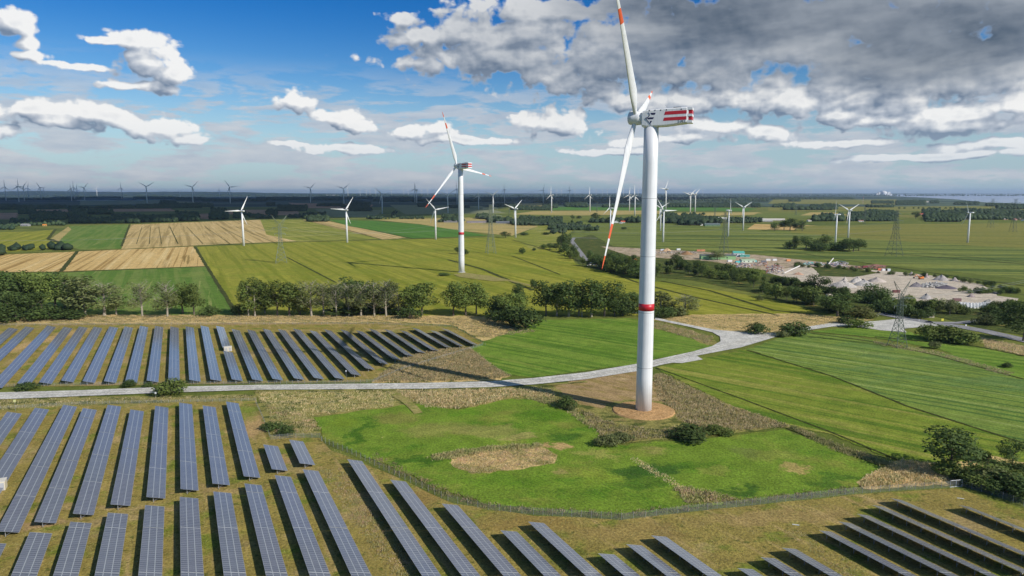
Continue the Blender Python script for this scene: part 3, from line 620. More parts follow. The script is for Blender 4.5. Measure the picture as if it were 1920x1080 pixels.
m_.loft([[v - Vector((0, 0, .6)) + (v - p1) * .06 for v in ring0], ring0, ring1]); tag(m_.build('sand_mound', M['sand']), kind='structure')

# smaller turbines: one prototype per family, copied with its parts
def small_proto(H, Rr, col, long_nac=True, marks=()):
    d = {}; m = MB(); n = 14
    d['tower'] = None
    rings = [[Vector((cos(2 * pi * i / n) * r_, sin(2 * pi * i / n) * r_, z)) for i in range(n)] for z, r_ in ((0, H * .034), (H * .5, H * .027), (H, H * .021))]
    m.loft(rings); d['tower'] = m.mesh('tower', [col], True)
    m = MB(); L = H * .13; q_ = H * .022
    m.loft([[Vector((x, cos(2 * pi * i / 10) * r_, sin(2 * pi * i / 10) * r_)) for i in range(10)] for x, r_ in ((-L * .32, q_ * .9), (0, q_ * 1.15), (L * .7, q_ * 1.1), (L * .9, q_ * .75))]); d['nacelle'] = m.mesh('nacelle', [col], True)
    m = MB(); m.loft([[Vector((x, cos(2 * pi * i / 10) * r_, sin(2 * pi * i / 10) * r_)) for i in range(10)] for x, r_ in ((-q_ * 2.2, q_ * .2), (-q_ * 1.5, q_ * .8), (0, q_ * .95))]); d['hub'] = m.mesh('hub', [col], True)
    d['blade'] = blade_mesh('blade', Rr, Rr * .035, Rr * .105, marks, [col, M['orange']], 16)
    d['H'] = H; return d
SM = {'w': small_proto(68, 33, M['white']), 'g': small_proto(90, 48, M['white2']), 'f': small_proto(100, 55, M['white2'])}
M['white3'] = simple('light_grey_turbine_paint', (.62, .63, .64, 1), .5)
TUR = [  # base px, hub px y, family, yaw, phase deg
    (457, 461, 396.5, 'w', -35, 150), (651, 455, 394.5, 'w', -50, 155), (817, 449, 393.5, 'w', -80, 80), (966.5, 445, 392, 'w', -48, 50), (1144, 439, 391, 'w', -35, 0),
    (1238, 433, 390.5, 'w', -78, 60), (1243, 454, 395.5, 'w', -80, 90), (1365, 443, 395, 'w', 165, 110), (1393, 432, 389.5, 'w', -78, 180), (1566, 458, 403, 'w', -22, 5),
    (1590, 446, 395.5, 'w', -80, 60), (1814, 455, 399.5, 'w', -10, 30),
    (276, 381, 350, 'g', -80, 60), (362, 380, 351, 'g', -80, 45), (432, 381, 351, 'g', -80, 85), (582.5, 380, 353, 'g', -80, 45), (645, 382, 354, 'g', -80, 50),
    (717, 401, 365, 'g', -75, 75), (778, 379, 355, 'g', -60, 0), (781.5, 380, 356, 'g', -20, 100), (840, 401, 367, 'g', -60, 55), (857, 383, 355, 'g', -30, 0), (897.5, 393, 368, 'g', -40, 5), (924.5, 400, 366, 'g', -75, 50),
    (946, 380, 356, 'g', -30, 0), (1018.5, 380, 357, 'g', -60, 20), (1034, 399, 366, 'g', -30, 0), (1068, 380, 357, 'g', -40, 10), (1106, 397, 366, 'g', -40, 0), (1180, 396, 366, 'g', -50, 8),
    (1190, 405, 367, 'g', -50, 0), (1248, 395, 355, 'g', -40, 35), (1294, 400, 366, 'g', -70, 50), (1303, 398, 365, 'g', -70, 45),
    (9, 361, 351, 'f', -20, 0), (33, 369, 350, 'f', -80, 0), (43.5, 361, 351, 'f', -20, 40), (52, 370, 353, 'f', -40, 10), (75, 361, 352, 'f', -20, 90), (82.5, 371, 356, 'f', -50, 20),
    (134.5, 377, 356, 'f', -20, 0), (138, 360, 352, 'f', -20, 0), (145, 371, 354, 'f', -30, 10), (157, 371, 352, 'f', -80, 40), (181, 361, 355, 'f', -20, 30), (227, 370, 353, 'f', -20, 0), (338, 371, 360, 'f', -20, 50), (412, 370, 357, 'f', -20, 0),
    (652, 365, 357.5, 'f', -20, 0), (675, 365, 357, 'f', -20, 80), (687, 366, 356, 'f', -20, 10), (693.5, 366, 356, 'f', -20, 60), (704.5, 366, 357, 'f', -20, 0), (734, 366, 357, 'f', -20, 30),
    (757, 366, 358, 'f', -20, 0), (765, 366, 357, 'f', -20, 10), (791, 366, 359, 'f', -20, 0), (802, 366, 359, 'f', -20, 0), (838, 366, 357, 'f', -20, 0), (991, 370, 361, 'f', -50, 10), (998.5, 370, 360, 'f', -50, 40), (1029, 366, 359, 'f', -20, 0), (1044, 366, 358, 'f', -20, 0), (1053, 366, 358, 'f', -20, 10),
    (1078, 366, 359, 'f', -20, 30), (1118, 366, 358, 'f', -20, 0), (1130, 366, 359, 'f', -20, 0), (1139, 366, 358, 'f', -20, 50), (1156, 366, 359, 'f', -20, 0), (1169, 366, 357.5, 'f', -20, 0), (1197, 366, 357, 'f', -20, 10), (1318, 366, 359, 'f', -20, 0),
    (1446, 366, 358.5, 'f', -20, 0), (1463, 366, 358, 'f', -20, 0), (1521, 366, 359.5, 'f', -20, 0)]
first = {}
TUR.sort(key=lambda t: t[0])
cnt = {'w': 0, 'g': 0, 'f': 0}
for x, yb, yh, fam, yaw, ph in TUR:
    B = P(x, max(yb, 361)); Hh = hub_z(B.x, B.y, yh)
    if Hh > 150 or yb < 368:
        Hh = 140.0; v = pxdir(x, yh)
        if v.z < 0.002: v = pxdir(x, yh - 2)
        D = (Hh - CH) / v.z; D = min(max(D, 7000), 17000); B = Vector((v.x * D, v.y * D, 0)); Hh = max(60, CH + v.z * D) if D < 17000 else 140
    d = SM[fam]; cnt[fam] += 1; k = Hh / d['H']
    lab = {'w': f"{ordn(cnt['w'])} from the left of the plain white mid-distance wind turbines standing in the fields",
           'g': f"{ordn(cnt['g'])} from the left of the slender off-white wind turbines before the horizon",
           'f': f"{ordn(cnt['f'])} from the left of the tiny wind turbines on the horizon"}[fam]
    grp_ = {'w': 'white wind turbines in the fields', 'g': 'slender wind turbines beyond the fields', 'f': 'tiny wind turbines on the horizon'}[fam]
    t = empty('wind_turbine', (B.x, B.y, 0), radians(yaw), lab, 'wind turbine', grp_); t.scale = (k, k, k)
    H = d['H']; hub = Vector((-H * .055, 0, H + H * .012))
    if 'tower' not in first.get(fam, {}):
        o = link('tower', d['tower'], t)
    else: o = link('tower', d['tower'], t)
    link('nacelle', d['nacelle'], t, loc=(0, 0, H * 1.012)); link('hub', d['hub'], t, loc=hub)
    for j in range(3):
        b = link('blade', d['blade'], t); b.matrix_local = rotor_mat(hub, radians(ph + 120 * j))

# ---------------------------------------------------------------- solar rows
RD = Vector((cos(radians(116)), sin(radians(116)), 0)); PD = Vector((RD.y, -RD.x, 0)); ROT = radians(26)
ZH, ZL, WD, MOD, NSEC = 2.45, .95, 4.85, 1.0, 24
tilt = atan2(ZH - ZL, WD); SLW = hypot(WD, ZH - ZL)
def section_mesh(n):
    m = MB(); cw = (SLW - .12) / 3; c_, s_ = cos(tilt), sin(tilt)
    def pt(u, v, h): return (u * c_ + h * s_, v, ZH - u * s_ + h * c_)
    for j in range(n):
        for i in range(3):
            u0 = i * (cw + .06); u1 = u0 + cw; v0 = j * MOD + .012; v1 = v0 + MOD - .024; f = .045
            P8 = [pt(u0, v0, .04), pt(u1, v0, .04), pt(u1, v1, .04), pt(u0, v1, .04), pt(u0 + f, v0 + f, .04), pt(u1 - f, v0 + f, .04), pt(u1 - f, v1 - f, .04), pt(u0 + f, v1 - f, .04),
                  pt(u0, v0, 0), pt(u1, v0, 0), pt(u1, v1, 0), pt(u0, v1, 0)]
            m.add(P8, [(0, 1, 5, 4), (1, 2, 6, 5), (2, 3, 7, 6), (3, 0, 4, 7), (8, 9, 1, 0), (9, 10, 2, 1), (10, 11, 3, 2), (11, 8, 0, 3), (11, 10, 9, 8)], 0)
            m.add([P8[4], P8[5], P8[6], P8[7]], [(0, 1, 2, 3)], 1)
    for u in (cw + .03, 2 * cw + .09):
        m.add([pt(u - .09, 0, .055), pt(u + .09, 0, .055), pt(u + .09, n * MOD, .055), pt(u - .09, n * MOD, .055)], [(0, 1, 2, 3)], 0)
    m.add([pt(0, n * MOD, -.02), pt(SLW, n * MOD, -.02), pt(SLW, n * MOD + .26, -.02), pt(0, n * MOD + .26, -.02)], [(0, 1, 2, 3)], 0)
    return m.mesh('panel_section', [M['alu'], M['cells']])
def post_mesh():
    m = MB(); c_, s_ = cos(tilt), sin(tilt)
    zt = lambda x: ZH - x * (ZH - ZL) / WD - .12
    m.box((1.7, 0, zt(1.7) / 2 - .1), (.16, .12, zt(1.7) + .2)); m.tube((1.7, 0, .5), (3.3, 0, zt(3.3) - .05), .05, n=4)
    m.tube((.3, 0, zt(.3) - .05), (WD - .3, 0, zt(WD - .3) - .05), .065, n=4)
    return m.mesh('support_post', [M['galv']])
SEC = {}; POST = post_mesh()
def solar_row(s, t0, t1, label, group, off=0):
    """s across, t0..t1 along the row direction"""
    org = PD * s + RD * t0
    t = empty('solar_array', (org.x, org.y, 0), ROT, label, 'solar array', group)
    L = t1 - t0; v = 0.0; n0 = off if off else NSEC
    while v < L - 2:
        n = int(min(n0, max(2, round((L - v) / MOD)))); n0 = NSEC
        if n not in SEC: SEC[n] = section_mesh(n)
        link('panel_section', SEC[n], t, loc=(0, v, random.Random(int(s * 10 + v)).uniform(-.04, .04))); v += n * MOD + .28
    npst = min(60, int(v / 4.1)); 
    for i in range(npst + 1):
        link('support_post', POST, t, loc=(0, .8 + i * (v - 2) / max(1, npst), 0))
    for u in (.9, 2.4, 3.9):
        m = MB(); z = ZH - u * (ZH - ZL) / WD - .07; m.box((u, v / 2, z), (.07, v - .3, .09)); m.build('rail', M['galv'], t)
def tq(x, y, z=ZH): p = P(x, y, z); return p.dot(PD), p.dot(RD)
UP = [((17, 614), None), ((48, 612), None), ((75, 611), (0, 722)), ((117, 613), (36, 718)), ((145, 612), (78, 716)), ((174, 612), (118, 713)),
      ((203, 612), (158, 714)), ((231, 612), (199, 714)), ((260, 611), (238, 714)), ((288.5, 611), (278, 713)), ((318, 611), (317.5, 712)), ((347, 611), (356, 712)), ((375.5, 610), (395, 711)),
      ((404, 610), (418, 652)), ((419, 658), (434, 711)), ((434, 617), (473, 711)), ((463, 618), (511, 710)), ((493, 616), (550, 709)), ((521, 617), (588, 708)), ((550, 616), (626, 708)), ((580, 619), (658, 701)),
      ((607, 617), (684, 690)), ((638, 617.5), (711, 680)), ((668, 619), (734, 672)), ((693, 616), (757, 665)), ((721, 617), (781, 659)), ((751, 619), (806, 655)), ((774, 614), (830, 649.5)), ((808, 618), (854, 647)), ((831, 615), (879, 644.5))]
k = 0
for far, near in UP:
    k += 1; s1, t1 = tq(*far)
    if near: s0, t0 = tq(*near); s = (s0 + s1) / 2
    else: s = s1; t0 = t1 - 150
    if far == (404, 610): lab = 'short solar row ending at the cream cabinet, behind the pale track'
    elif far == (419, 658): lab = 'short solar row in front of the cream cabinet, ending at the pale track'
    else: lab = f'{ordn(k)} tilted solar row from the left in the block behind the pale track'
    solar_row(s, t0, t1, lab, 'solar rows behind the track')
# two more rows whose ends just enter the picture at the left
LO = [((13, 773), None), ((65, 765), None), ((114, 760), (0, 995)), ((155, 765), (65, 978)), ((201, 759), (138, 963)), ((245, 768), (206, 946)), ((292, 761), (273, 932)), ((337, 754), (337, 917)),
      ((381, 760), (397, 907)), ((426, 753), (454, 893)), ((495, 834), (508.5, 879.5)), ((543, 824), (561, 869))]
k = 0
for far, near in LO:
    k += 1; s1, t1 = tq(*far)
    if near: s0, t0 = tq(*near); s = (s0 + s1) / 2
    else: s = s1; t0 = t1 - 128
    solar_row(s, t0, t1, f'{ordn(k)} solar row from the left in the block before the pale track' if k < 11 else
              ('short stub of a solar row by the fence corner, left one of two' if k == 11 else 'short stub of a solar row by the fence corner, right one of two'), 'solar rows in front of the track')
FR = [(-32, 1016), (56, 997), (132, 978), (202, 962), (272, 948), (337, 932), (399.5, 918), (458, 906), (515, 891), (567.5, 880), (651, 861), (732, 900), (828, 944), (940, 996), (991, 979), (1124, 1040), (1175, 1021), (1220, 1003),
      (1386, 1067), (1428, 1046), (1468, 1028), (1537, 995), (1574, 979), (1607, 964), (1640, 949), (1672, 935), (1803, 949)]
k = 0
for far in FR:
    k += 1; s1, t1 = tq(*far)
    t0 = min(t1 - 30, -PD.y * s1 / RD.y + 128 / RD.y)
    solar_row(s1, t0, t1, f'{ordn(k)} solar row from the left in the nearest block along the bottom edge', 'nearest solar rows')
def cabinet(x, y, w_, d_, h_, label, rz=ROT):
    p = P(x, y); t = empty('inverter_cabinet', (p.x, p.y, 0), rz, label, 'cabinet')
    m = MB(); m.box((0, 0, h_ / 2), (w_, d_, h_)); m.build('body', M['box'], t)
    m = MB(); m.box((0, 0, h_ + .08), (w_ + .25, d_ + .25, .16)); m.build('roof', simple('cabinet_roof', (.74, .68, .58, 1), .6), t)
    m = MB(); m.box((w_ / 4, -d_ / 2 - .03, h_ * .46), (w_ * .38, .06, h_ * .84)); m.box((-w_ / 4, -d_ / 2 - .03, h_ * .46), (w_ * .38, .06, h_ * .84)); m.build('door', M['seam'], t)
cabinet(427.5, 658.5, 4.2, 2.8, 2.6, 'small cream cabinet between two short solar rows')
cabinet(-1, 918, 3.6, 3.2, 2.9, 'cream cabinet cut off by the left edge between the solar blocks')

# ---------------------------------------------------------------- trees
def leafcloud(rng, lobes, n, size, shell=.35, flat=.5):
    """n random leaf-clump quads through the lobes -> V, F"""
    lobes = np.array(lobes, float); vol = np.prod(lobes[:, 3:6], axis=1) ** .67; pick = rng.choice(len(lobes), n, p=vol / vol.sum())
    d = rng.normal(size=(n, 3)); d /= np.linalg.norm(d, axis=1)[:, None]
    r_ = (shell + (1 - shell) * rng.random(n)) ** .6
    c = lobes[pick, :3] + d * lobes[pick, 3:6] * r_[:, None] * (1 + rng.normal(0, .07, (n, 1)))
    nrm = d * .9 + rng.normal(size=(n, 3)) * .55; nrm[:, 2] += .25; nrm /= np.linalg.norm(nrm, axis=1)[:, None]
    a = np.cross(nrm, rng.normal(size=(n, 3))); a /= np.linalg.norm(a, axis=1)[:, None]; b = np.cross(nrm, a)
    s_ = size * (.6 + .8 * rng.random((n, 1)))
    V = np.stack([c - a * s_, c - b * s_ * .7, c + a * s_, c + b * s_ * .7], 1)
    V += rng.normal(0, size * .18, V.shape)
    return V.reshape(-1, 3), np.arange(4 * n).reshape(n, 4)
TREES = {}
def make_variant(key, seed, kind):
    rng = np.random.default_rng(seed); rr = random.Random(seed); lobes = []; m = MB()
    if kind == 'oak':
        for i in range(11):
            a = rr.uniform(0, 2 * pi); q = rr.uniform(.05, .26); z = rr.uniform(.34, .82); k_ = rr.uniform(.13, .2)
            lobes.append((cos(a) * q, sin(a) * q, z, k_ * 1.1, k_ * 1.1, k_ * .95))
        lobes.append((0, 0, .84, .15, .15, .14)); n, sz = 2000, .021
        m.tube((0, 0, 0), (.01, 0, .45), .022, .012, 7)
        for i in range(7):
            a = i * .9; m.tube((.005, 0, .22 + i * .04), (cos(a) * .22, sin(a) * .22, .5 + i * .04), .009, .003, 5)
    elif kind == 'poplar':
        for i in range(12):
            a = rr.uniform(0, 2 * pi); z = .25 + i * .06; q = .10 * sin(pi * min(1, (z - .1) / .9)) + .03; k_ = rr.uniform(.09, .13)
            lobes.append((cos(a) * q, sin(a) * q, z, k_, k_, k_ * 1.25))
        n, sz = 1500, .019
        m.tube((0, 0, 0), (.0, .01, .8), .016, .005, 7)
        for i in range(10):
            a = i * 2.1; m.tube((0, 0, .22 + i * .055), (cos(a) * .13, sin(a) * .13, .36 + i * .055), .006, .002, 4)
    elif kind == 'bare':
        for i in range(12):
            a = rr.uniform(0, 2 * pi); z = .35 + i * .05; q = .13; k_ = rr.uniform(.08, .13); lobes.append((cos(a) * q, sin(a) * q, z, k_, k_, k_ * 1.2))
        n, sz = 1300, .015
        m.tube((0, 0, 0), (.01, .0, .5), .017, .010, 7); m.tube((.01, 0, .5), (0, .01, .93), .010, .002, 5)
        for i in range(26):
            a = i * 2.4 + rr.uniform(-.3, .3); z = .2 + i * .026; L = .20 * (1.15 - z) + .05
            e = Vector((cos(a) * L, sin(a) * L, z + L * rr.uniform(.9, 1.5))); m.tube((0, 0, z), e, .0052, .0014, 4)
            for j in range(4):
                t_ = rr.uniform(.35, .95); b0 = Vector((0, 0, z)).lerp(e, t_); m.tube(b0, b0 + Vector((rr.uniform(-.06, .06), rr.uniform(-.06, .06), rr.uniform(.03, .09))), .002, .0007, 3)
    elif kind == 'bush':
        for i in range(9):
            a = rr.uniform(0, 2 * pi); q = rr.uniform(.1, .38); k_ = rr.uniform(.22, .34); lobes.append((cos(a) * q, sin(a) * q, rr.uniform(.28, .62), k_, k_, k_ * .95))
        lobes.append((0, 0, .68, .28, .28, .26)); n, sz = 1300, .042
        for i in range(5):
            a = i * 1.3; m.tube((0, 0, 0), (cos(a) * .25, sin(a) * .25, .55), .02, .008, 5)
    V, Fc = leafcloud(rng, lobes, n, sz)
    V[:, 2] = np.maximum(V[:, 2], .015); ztop = V[:, 2].max(); wid = np.percentile(np.abs(V[:, 0]), 97) * 2
    V[:, 2] *= 1 / ztop
    me = np_mesh('crown', V, Fc, [M['leaf']]); tk = m.mesh('trunk', [M['bark']])
    TREES[key] = (me, tk, wid, kind)
for i in range(4): make_variant(f'oak{i}', 11 + i, 'oak')
for i in range(3): make_variant(f'poplar{i}', 31 + i, 'poplar')
for i in range(3): make_variant(f'bare{i}', 51 + i, 'bare')
for i in range(4): make_variant(f'bush{i}', 71 + i, 'bush')
_m = {}
def with_mat(me, mat, tagk):
    if (me.name, tagk) not in _m:
        c = me.copy(); c.materials.clear(); c.materials.append(mat); c.name = me.name.split('.')[0]; _m[(me.name, tagk)] = c
    return _m[(me.name, tagk)]
tr = random.Random(99)
TN = {'oak': ('broadleaf_tree', 'tree'), 'poplar': ('poplar_tree', 'tree'), 'bare': ('sparse_tree', 'tree'), 'bush': ('bush', 'bush')}
def tree(x, yb, yt, kind, mat='leaf', label=None, group=None, wpx=None, trunk='bark', world=None, H=None, rz=None):
    B = P(x, yb) if world is None else Vector(world)
    if H is None: H = hub_z(B.x, B.y, yt)
    key = kind + str(tr.randrange({'oak': 4, 'poplar': 3, 'bare': 3, 'bush': 4}[kind])); me, tk, wid, kd = TREES[key]
    ppm = F / (B.y * cos(TH) + CH * sin(TH))
    ws = 1.3 * (wpx / ppm) / wid if wpx else H * tr.uniform(.92, 1.12) * (1.2 if kind == 'bush' else 1)
    nm, cat = TN[kind]
    t = empty(nm, (B.x, B.y, 0), tr.uniform(0, 6.28) if rz is None else rz, label, cat, group); t.scale = (ws, ws, H)
    link('crown', with_mat(me, M[mat], mat), t); link('trunk', with_mat(tk, M[trunk], trunk), t); return t
ROWT = [(8, 590, 508, 'oak', 'leafd', 60), (27, 586, 512, 'oak', 'leafd', 60), (50, 588, 506, 'oak', 'leaf', 56), (78, 584, 508, 'oak', 'leaf', 60), (104, 580, 508, 'oak', 'leafd', 56), (122, 578, 512, 'oak', 'leaf', 54),
        (143, 590, 518, 'poplar', 'leaf', 46), (160, 592, 514, 'poplar', 'leafp', 50), (30, 602, 546, 'oak', 'leafd', 44), (62, 598, 548, 'oak', 'leafd', 44), (8, 604, 570, 'bush', 'leafd', 50), (95, 598, 572, 'bush', 'leafd', 50), (128, 598, 578, 'bush', 'leafd', 40),
        (196, 592, 528, 'bare', 'leafp', 52), (218, 590, 556, 'bare', 'leafp', 26), (267, 593, 527, 'bare', 'leafp', 36), (314, 594, 528, 'bare', 'leafp', 36), (343, 588, 528, 'oak', 'leaf', 46), (364, 590, 530, 'oak', 'leaf', 40), (395, 592, 572, 'bush', 'leafd', 26), (450, 590, 568, 'bush', 'leafd', 24),
        (466, 593, 522, 'poplar', 'leaf', 26), (478, 593, 519, 'poplar', 'leaf', 34), (497, 588, 526, 'poplar', 'leafd', 26), (520, 592, 524, 'oak', 'leaf', 46), (543, 592, 528, 'oak', 'leaf', 44), (563, 590, 556, 'bush', 'leafd', 30), (584, 593, 525, 'bare', 'leafp', 38), (607, 593, 527, 'bare', 'leafp', 34),
        (650, 572, 517, 'oak', 'leafd', 50), (631, 593, 528, 'bare', 'leafp', 30), (654, 593, 530, 'bare', 'leafp', 32), (677, 593, 530, 'bare', 'leafp', 34), (702, 593, 526, 'bare', 'leafp', 34), (724, 593, 524, 'bare', 'leafp', 36), (672, 576, 526, 'oak', 'leafd', 36), (698, 576, 524, 'oak', 'leafd', 36), (728, 576, 526, 'oak', 'leafd', 34),
        (747, 592, 546, 'bare', 'leafp', 26), (771, 592, 532, 'oak', 'leaf', 40), (791, 591, 530, 'oak', 'leaf', 46), (769, 598, 572, 'bush', 'leafd', 30), (660, 588, 568, 'bush', 'leafd', 70), (715, 588, 566, 'bush', 'leafd', 60), (850, 592, 531, 'oak', 'leaf', 40), (873, 591, 525, 'oak', 'leaf', 46), (893, 590, 527, 'oak', 'leaf', 40),
        (925, 600, 562, 'bush', 'leafd', 34), (945, 598, 548, 'oak', 'leafd', 40), (974, 580, 530, 'oak', 'leafd', 26), (962, 602, 548, 'oak', 'leaf', 44), (985, 616, 572, 'bush', 'leafd', 54), (958, 610, 570, 'bush', 'leafd', 46),
        (1024, 592, 526, 'oak', 'leafd', 40), (1044, 592, 530, 'poplar', 'leaf', 34), (1066, 594, 522, 'poplar', 'leafd', 40), (1085, 592, 526, 'poplar', 'leaf', 34), (1091, 594, 540, 'bare', 'leafp', 22), (1109, 594, 520, 'poplar', 'leafd', 42), (1133, 593, 525, 'oak', 'leafd', 46), (1152, 593, 548, 'oak', 'leafd', 36), (1184, 588, 546, 'oak', 'leafd', 30), (1168, 592, 556, 'bush', 'leafd', 40),
        (1238, 590, 546, 'poplar', 'leafp', 34), (1283, 590, 552, 'bare', 'leafp', 40), (1262, 592, 572, 'bush', 'leafp', 30), (1000, 540, 522, 'bush', 'leafd', 9), (1238, 596, 574, 'bush', 'leafd', 40)]
ROWT.sort(key=lambda t: t[0]); k = 0
desc = {'oak': 'rounded leafy tree', 'poplar': 'tall narrow tree', 'bare': 'sparse pale tree', 'bush': 'low dark bush'}
kc = {}
for x, yb, yt, kd, mt, wp in ROWT:
    kc[kd] = kc.get(kd, 0) + 1
    tree(x, yb, yt, kd, mt, f'{desc[kd]}, {ordn(kc[kd])} of its kind from left in the row beyond the solar field', 'tree row beyond the solar field', wp, 'pale_bark' if kd in ('bare', 'poplar') else 'bark')
# single bushes and trees near the track, turbine and fence
for x, yb, yt, kd, mt, wp, lab in [
    (323, 739, 708, 'bush', 'leaf', 38, 'big round bush standing at the edge of the pale track'), (52, 731, 716, 'bush', 'leafd', 28, 'low bush at the left foot of the solar rows'),
    (242, 725, 712, 'bush', 'leafd', 20, 'small dark bush between two solar row ends'), (277, 726, 717, 'bush', 'leafd', 15, 'tiny dark bush beside the solar row ends'),
    (1062, 764, 741, 'bush', 'leafd', 30, 'spiky dark bush in the turbine shadow on the meadow edge'), (1072, 770, 758, 'bush', 'leafp', 16, 'small pale bush below the spiky dark bush'),
    (1292, 821, 797, 'bush', 'leafd', 54, 'wide dark thicket right of the sand mound'), (1345, 812, 798, 'bush', 'leaf', 36, 'green low thicket right of the wide dark thicket'),
    (1140, 834, 814, 'bush', 'leafp', 34, 'olive bush on the meadow edge below the sand mound'), (1165, 826, 811, 'bush', 'leafp', 32, 'olive bush close below the sand mound'),
    (1420, 626, 604, 'bush', 'leafd', 30, 'round dark bush standing behind the track junction'), (1492, 629, 601, 'bush', 'leafd', 35, 'round bush on the near side of the track'),
    (1466, 632, 620, 'bush', 'leafp', 18, 'small grey bush left of the round trackside bush'), (1588, 607, 590, 'bush', 'leafd', 22, 'small bush beyond the track by the dark shrubs'), (1610, 615, 596, 'bush', 'leaf', 32, 'rounded bush on the track edge left of the pylon'),
    (1753, 637, 606, 'bush', 'leaf', 46, 'left end of the big bush group before the asphalt road'), (1782, 641, 610, 'bush', 'leaf', 44, 'middle of the big bush group before the asphalt road'), (1806, 645, 619, 'bush', 'leaf', 40, 'right end of the big bush group before the asphalt road'),
    (1751, 654, 639, 'bush', 'leafp', 16, 'little pale bush alone right of the pylon'), (1888, 689, 679, 'bush', 'leafd', 14, 'little green bush alone near the right edge'),
    (1783, 887, 800, 'oak', 'leafd', 72, 'large lone oak casting a long shadow on the meadow'), (1775, 893, 862, 'bush', 'leaf', 36, 'bush at the foot of the large lone oak'),
    (1897, 876, 822, 'oak', 'leafd', 40, 'dark small tree at the right edge above the shrubs'), (1840, 866, 842, 'bush', 'leaf', 18, 'small round bush right of the large lone oak'),
    (1919, 640, 562, 'oak', 'leafd', 70, 'tall dark tree cut off by the right edge near the road'), (540, 815, 797, 'bush', 'leafd', 30, 'dark bush inside the corner of the mesh fence'), (508, 806, 790, 'bush', 'leafd', 26, 'bush beside the leaning fence panel'),
    (1915, 900, 870, 'bush', 'leafd', 60, 'shrub against the right edge under the small tree'), (864, 514, 507, 'bush', 'leafd', 2, 'tiny bush at the foot of the second turbine'), (834, 517, 511, 'bush', 'leafd', 18, 'low bush left of the second turbine base'),
    (1098, 500, 484, 'bush', 'leafd', 1, 'tiny bush by the yard lane')]:
    if wp > 3: tree(x, yb, yt, kd, mt, lab, None, wp)
k = 0
for x, yb, yt, mt, wp in [(1815, 905, 880, 'leafd', 44), (1845, 900, 868, 'leaf', 50), (1870, 912, 876, 'leafp', 50), (1838, 915, 890, 'leaf', 40), (1893, 922, 884, 'leafd', 56), (1912, 935, 902, 'leafd', 50), (1876, 892, 866, 'leafd', 44), (1905, 912, 880, 'leaf', 44), (1860, 922, 898, 'leafd', 36)]:
    k += 1; tree(x, yb, yt, 'bush', mt, f'{ordn(k)} shrub of the overgrown bank behind the right fence corner', 'overgrown bank at the right edge', wp)
# hedgerow along the yard: trees placed along lines, each one its own
def hedge(pts, n, hlo, hhi, kinds, mats, what, group, jit=6, seed=1):
    rr = random.Random(seed); W_ = [P(*p) for p in pts]; seg = [(b - a).length for a, b in zip(W_, W_[1:])]; T = sum(seg); res = []
    for i in range(n):
        d = T * (i + .5 + rr.uniform(-.35, .35)) / n; j = 0
        while j < len(seg) - 1 and d > seg[j]: d -= seg[j]; j += 1
        p = W_[j].lerp(W_[j + 1], min(1, d / seg[j])); p += Vector((rr.uniform(-jit, jit), rr.uniform(-jit, jit), 0)); res.append(p)
    res.sort(key=lambda p: p.x / p.y)
    for i, p in enumerate(res):
        kd = rr.choice(kinds); tree(0, 0, 0, kd, rr.choice(mats), f'{ordn(i + 1)} {"bush" if kd == "bush" else "tree"} from the left {what}', group, world=p, H=rr.uniform(hlo, hhi))
A = ['oak', 'oak', 'bush']; D_ = ['leafd', 'leafd', 'leaf']
hedge([(1050, 455), (1062, 478), (1090, 494)], 8, 11.7, 21.0, A, D_, 'in the dark clump at the bend of the lane', 'trees at the lane bend', 8, 2)
hedge([(1090, 498), (1130, 504), (1185, 517), (1235, 525)], 27, 10.4, 19.6, A, D_, 'in the hedgerow behind the two blade tips', 'hedgerow left of the big tower', 7, 3)
hedge([(1110, 490), (1150, 492), (1200, 502), (1240, 508)], 15, 9.1, 16.8, A, D_, 'in the second row behind the hedgerow', 'second row behind the hedgerow', 8, 4)
hedge([(1240, 502), (1290, 506), (1360, 514), (1420, 530)], 25, 7.8, 14.0, ['bush', 'oak'], D_, 'in the thick row in front of the green halls', 'thick row in front of the green halls', 7, 5)
hedge([(1240, 514), (1285, 512), (1340, 522), (1400, 536), (1445, 552)], 17, 7.8, 15.4, A, ['leafd', 'leaf'], 'in the loose front row beside the olive field', 'loose front row beside the olive field', 5, 6)
hedge([(1460, 560), (1500, 568), (1545, 578), (1600, 590)], 12, 9.1, 16.8, A, ['leafd', 'leaf'], 'in the round bushy front row below the gravel yard', 'front row below the gravel yard', 5, 7)
hedge([(1445, 528), (1510, 540), (1560, 552), (1620, 560), (1680, 570)], 27, 5.2, 9.8, ['bush'], ['leafd'], 'in the clipped dark hedge along the yard edge', 'dark hedge along the yard edge', 4, 8)
hedge([(1625, 565), (1690, 574), (1760, 580), (1850, 590)], 20, 5.2, 11.2, ['bush'], ['leafd', 'leafp', 'leaf'], 'in the scrub between the yard and the asphalt road', 'scrub between yard and road', 9, 9)
hedge([(1640, 584), (1700, 592), (1740, 598)], 10, 6.5, 11.2, ['bush'], ['leafd'], 'in the dark scrub right behind the asphalt road', 'dark scrub behind the asphalt road', 4, 10)
hedge([(1840, 612), (1880, 608), (1930, 604)], 10, 5.2, 9.8, ['bush'], ['leafd', 'leafp'], 'in the bushes past the road bend', 'bushes past the road bend', 6, 11)
hedge([(1860, 580), (1900, 584), (1940, 590)], 8, 6.5, 11.2, ['bush'], ['leafd', 'leaf'], 'in the scrub near the right edge', 'scrub near the right edge', 8, 12)
hedge([(1640, 513), (1760, 521), (1850, 536), (1920, 552)], 20, 3.2, 6.3, ['bush'], ['leafd', 'leafp'], 'in the low bank behind the gravel yard', 'low bank behind the gravel yard', 4, 13)
